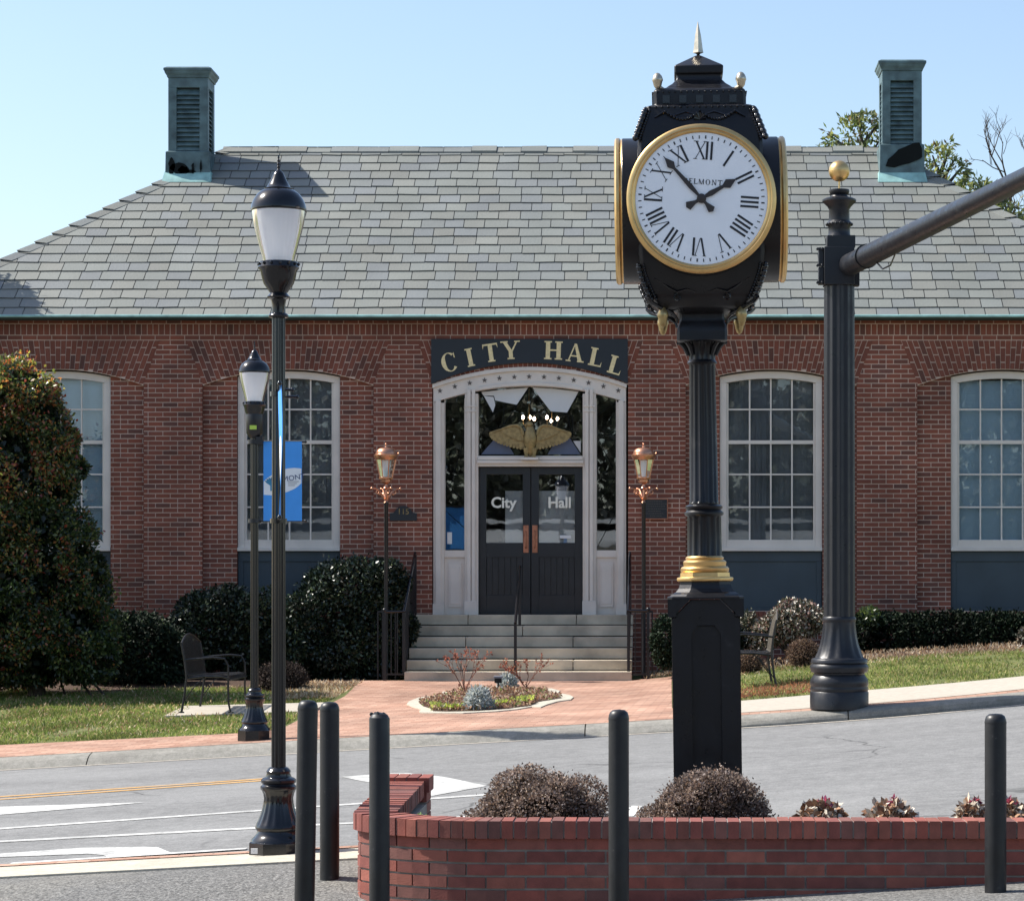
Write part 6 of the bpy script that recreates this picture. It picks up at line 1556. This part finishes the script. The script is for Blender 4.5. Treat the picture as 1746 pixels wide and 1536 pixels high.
for ch in bn2.children:
    if ch.name.startswith('backrest'): ch['label'] = 'taupe mesh backrest'; ch.data = ch.data.copy(); ch.data.materials[0] = MATS['mesh_taupe']
# slab under the left bench
m = MB(); x0, x1, y0, y1 = -5.78, -4.05, 30.55, 31.9
vs = [(x, y, g_far(x, y)+dz) for dz in (.05, -.1) for x, y in ((x0, y0), (x1, y0), (x1, y1), (x0, y1))]
m.add(vs, [(0,1,2,3), (4,5,1,0), (5,6,2,1), (6,7,3,2), (7,4,0,3)]); tag(m.build('concrete_slab', 'walk_concrete', None), kind='structure')

# ------------------------------------------------------------------ flower bed in the brick walk
def Zbed(x, y): return ray_ground(680+x/5.456, 1120+y/5.456, g_far)
outer = [(75,465),(95,440),(180,405),(320,385),(385,375),(410,350),(450,338),(520,345),(700,320),(900,315),(1100,318),(1300,322),(1420,318),(1500,340),(1480,362),(1590,380),(1625,400),(1600,425),(1480,440),(1380,470),(1320,495),(1235,490),(1100,515),(900,535),(600,550),(330,548),(200,545),(190,530),(215,515),(120,488)]
inner = [(185,455),(230,430),(380,400),(480,375),(540,350),(700,335),(900,330),(1200,335),(1360,345),(1380,375),(1500,400),(1515,412),(1440,425),(1300,448),(1230,485),(1000,515),(700,535),(450,540),(320,535),(290,508),(230,490)]
bd_ = thing('flower_bed', 'kerbed flower bed with bare plants in the brick walk before the steps', 'flower bed', (*Zbed(830, 430), g_far(*Zbed(830, 430))))
m = MB(); po = [Zbed(*p) for p in outer]; 
def drape(m, pts, dz, th):
    n = len(pts); c = (sum(p[0] for p in pts)/n, sum(p[1] for p in pts)/n)
    m.add([(c[0], c[1], g_far(*c)+dz)] + [(x, y, g_far(x, y)+dz) for x, y in pts] + [(x, y, g_far(x, y)+dz-th) for x, y in pts], [(0, i+1, (i+1) % n+1) for i in range(n)] + [(i+1, n+i+1, n+(i+1) % n+1, (i+1) % n+1) for i in range(n)])
drape(m, po, .040, .06); m.build('kerb_edging', 'strip_concrete', bd_)
m = MB(); pi_ = [Zbed(*p) for p in inner]; drape(m, pi_, .046, .02); m.build('soil', 'mulch', bd_)
cx_, cy_ = Zbed(830, 440)
xs_i = [p[0] for p in pi_]; ys_i = [p[1] for p in pi_]
def inpoly(x, y, pts):
    c = False; n = len(pts); j = n-1
    for i in range(n):
        if (pts[i][1] > y) != (pts[j][1] > y) and x < (pts[j][0]-pts[i][0])*(y-pts[i][1])/(pts[j][1]-pts[i][1])+pts[i][0]: c = not c
        j = i
    return c
pp = []
while len(pp) < 5200:
    x, y = rnd.uniform(min(xs_i), max(xs_i)), rnd.uniform(min(ys_i), max(ys_i))
    if inpoly(x, y, pi_): pp.append((x, y, g_far(x, y)+.048+rnd.random()*.04))
pp = np.array(pp); col = palette(len(pp), [(.22, .12, .08), (.34, .22, .16), (.50, .40, .30), (.14, .08, .06), (.16, .22, .07)], [4, 3, 1.5, 3, 1])
o = leaf_mesh('leaf_mulch', pp, np.tile([0, 0, .3], (len(pp), 1)), .04, .028, col, 'dry_leaves', bd_, out=.3); o['kind'] = 'stuff'
ge = []
while len(ge) < 1500:
    a = rnd.random(); x, y = Zbed(lerp(300, 1250, a), lerp(535, 470, max(0, a-.4)/.6*1.0) - rnd.random()*35)
    if noise.noise(Vector((x*5, y*2, 0))) > -.05: ge.append((x, y, g_far(x, y)+.08))
ge = np.array(ge); o = leaf_mesh('ground_cover', ge, np.tile([0, 0, 1], (len(ge), 1)), .05, .02, palette(len(ge), [(.16, .20, .05), (.28, .32, .09), (.30, .26, .12)], [3, 2, 1]), 'leaves', bd_, out=.8); o['kind'] = 'stuff'
def stick_plant(name, label, zx, zy, h, spread, nst, reds=True, cols=None):
    x, y = Zbed(zx, zy); b0 = Vector((x, y, g_far(x, y)+.07)); t = thing(name, label, 'plant', b0, 'plants in the flower bed')
    m = MB(); lp = []
    def tw(p, d, l, r, lev):
        e = p+d*l; m.tube([p, e], [r, r*.7], 4, col=rnd.choice([(.20, .09, .07), (.15, .08, .06), (.26, .14, .10)])); 
        for k in range(3): lp.append(lerp(p, e, rnd.random()))
        if lev:
            for k in range(2): tw(e, (d+Vector(rand_dirs(1)[0])*.5+Vector((0, 0, .1))).normalized(), l*.62, r*.65, lev-1)
    for k in range(nst):
        a = rnd.random()*6.28; d = Vector((math.cos(a)*spread, math.sin(a)*spread, 1)).normalized(); tw(b0, d, h*rnd.uniform(.35, .5), .006, 3)
    m.build('stems', 'stems', t, attr=True)
    lp = np.array([tuple(v) for v in lp]); sel = rs.uniform(size=len(lp)) < .8; lp = lp[sel]
    leaf_mesh('leaves', lp, np.tile([0, 0, .5], (len(lp), 1)), .032, .020, palette(len(lp), [(.30, .10, .07), (.22, .08, .06), (.35, .17, .11)], [3, 2, 2]), 'dry_leaves', t, out=.5)
stick_plant('rose_bush', 'taller bare reddish bush in the left half of the flower bed', 610, 375, .55, .55, 9)
stick_plant('rose_bush', 'sparse bare reddish bush in the right half of the flower bed', 1180, 340, .45, .75, 8)
def grey_plant(label, zx, zy, rx, rz, n):
    x, y = Zbed(zx, zy); c = Vector((x, y, g_far(x, y)+.07)); t = thing('silver_leaf_plant', label, 'plant', c, 'plants in the flower bed')
    p, q = blob_pts(n, [(c.x, c.y, c.z+.01, rx, rx, rz)], .25, 0, zmin=c.z); leaf_mesh('leaves', p, q, .075, .018, palette(n, [(.38, .43, .46), (.28, .33, .36), (.50, .54, .55), (.2, .22, .2)], [3, 3, 2, 1]), 'dry_leaves', t, out=.9, droop=.35)
grey_plant('larger silver grey leafy clump at the front of the flower bed', 745, 520, .145, .20, 1200)
grey_plant('smaller silver grey leafy clump at the back of the flower bed', 1010, 330, .11, .16, 600)
x, y = Zbed(925, 350); c = Vector((x, y, g_far(x, y)+.05)); t = thing('garden_light', 'small grey path light on a stake in the flower bed', 'garden light', c)
m = MB(); m.tube([c, c+Vector((0, 0, .12))], .012, 8); m.box(c.x-.045, c.x+.045, c.y-.04, c.y+.04, c.z+.10, c.z+.16); m.build('housing', 'black_iron', t)
m = MB(); m.box(c.x-.055, c.x+.055, c.y-.05, c.y+.05, c.z+.16, c.z+.19); m.build('top_plate', 'plastic_grey', t, bevel=.004)

# ------------------------------------------------------------------ grass and litter
def blades(name, n, xr, yr, test, h, cols, wts, z0=.02, clumpy=True, label=None):
    pts = []
    while len(pts) < n:
        x, y = rnd.uniform(*xr), rnd.uniform(*yr)
        if not test(x, y): continue
        if clumpy and noise.noise(Vector((x*1.3, y*1.0, 5))) + rnd.uniform(-.3, .3) < -.22: continue
        pts.append((x, y, g_far(x, y)+z0))
    pts = np.array(pts); o = leaf_mesh(name, pts, np.tile([0, 0, 1.], (len(pts), 1)), h, h*.22, palette(len(pts), cols, wts, pts, clump=.35, cs=1.1), 'leaves' if False else 'dry_leaves', None, org=(pts[:, 0].mean(), pts[:, 1].mean(), 0), out=1.1)
    tag(o, kind='stuff'); return o
GR = [(.13, .185, .045), (.185, .235, .065), (.25, .28, .10), (.34, .30, .15), (.08, .12, .033)]
left = lambda x, y: x < -4.12 and y > 28.05 and y < 34.9 and not (-5.66 < x < -3.98 and 30.5 < y < 31.93)
blades('grass', 60000, (-8.6, -4.1), (28.06, 34.8), left, .05, GR, [4, 4, 3, 1.6, 3])
blades('grass', 32000, (.3, 6.5), (29.02, 34.8), lambda x, y: True, .05, GR, [3, 4, 3, 4, 2])
lit = [(.32, .22, .14), (.45, .36, .25), (.22, .13, .08), (.55, .48, .38)]
blades('leaf_litter', 2600, (-8.4, -4.1), (28.1, 34.8), left, .05, lit, [3, 2, 3, 1], .05, False)
blades('leaf_litter', 3500, (.2, 6.5), (33.2, 36.5), lambda x, y: y > 33.2+rnd.random()*1.5, .06, lit, [3, 3, 3, 2], .04, False)
blades('leaf_litter', 2600, (.2, 2.0), (29.0, 31.4), lambda x, y: rnd.random() < 1-(y-29)/2.6, .05, [(.25, .10, .06), (.32, .15, .08), (.2, .12, .07)], [3, 2, 3], .05, False)
blades('leaf_litter', 2500, (-4.9, -3.9), (32.6, 35.6), lambda x, y: x < -4.05, .06, lit, [3, 3, 2, 3], .04, False)
blades('leaf_litter', 900, (-.25, .6), (36.2, 37.6), lambda x, y: True, .06, lit, [2, 3, 2, 3], .05, False)

# ------------------------------------------------------------------ what stands behind the camera (mirrored in the door and window glass)
sf_ = thing('storefront', 'long white shop building facing the hall from behind the camera', 'building', (-6, -26, 0))
m = MB(); m.box(-26, 9, -34, -26, -.4, 4.0); m.box(-26.2, 9.2, -26.25, -26, 3.7, 4.15); m.build('wall', 'storefront', sf_)
for i in range(8):
    m = MB(); x = -24+4.2*i; m.box(x, x+2.6, -26, -25.95, .6, 2.8); w = m.build('shop_window', 'dark_window', sf_)
m = MB(); m.box(-26, 9, -25.99, -24.9, 3.1, 3.25); m.build('canopy', 'storefront', sf_)
for i, (x, h, lb) in enumerate(((-20, 12, 'broad dark tree at the far left end behind the white shop'), (-14, 13.5, 'tall dark tree second from the left behind the white shop'), (-9.5, 11.5, 'shorter dark tree third from the left behind the white shop'), (-4, 13, 'dark tree behind the middle of the white shop'), (2.5, 12, 'dark tree third from the right behind the white shop'), (8, 13, 'dark tree second from the right behind the white shop'), (14, 14, 'tallest dark tree at the far right behind the white shop'))):
    t = thing('street_tree', lb, 'tree', (x, -38, 0), 'trees behind the shop building')
    p, q = blob_pts(9000, [(x, -38, h*.6, 3.2, 2.6, h*.38), (x+1.5, -38, h*.45, 2.6, 2.2, h*.3), (x-1.5, -38, h*.5, 2.4, 2.2, h*.3)], .3, .1); leaf_mesh('crown', p, q, .4, .3, palette(9000, [(.10,.11,.07), (.15,.145,.11), (.07,.08,.05)], [1, 1, 1]), 'dark_leaves', t)
    m = MB(); m.tube([(x, -38, -.3), (x, -38, h*.7)], [.25, .1], 8); m.build('trunk', 'bark', t)
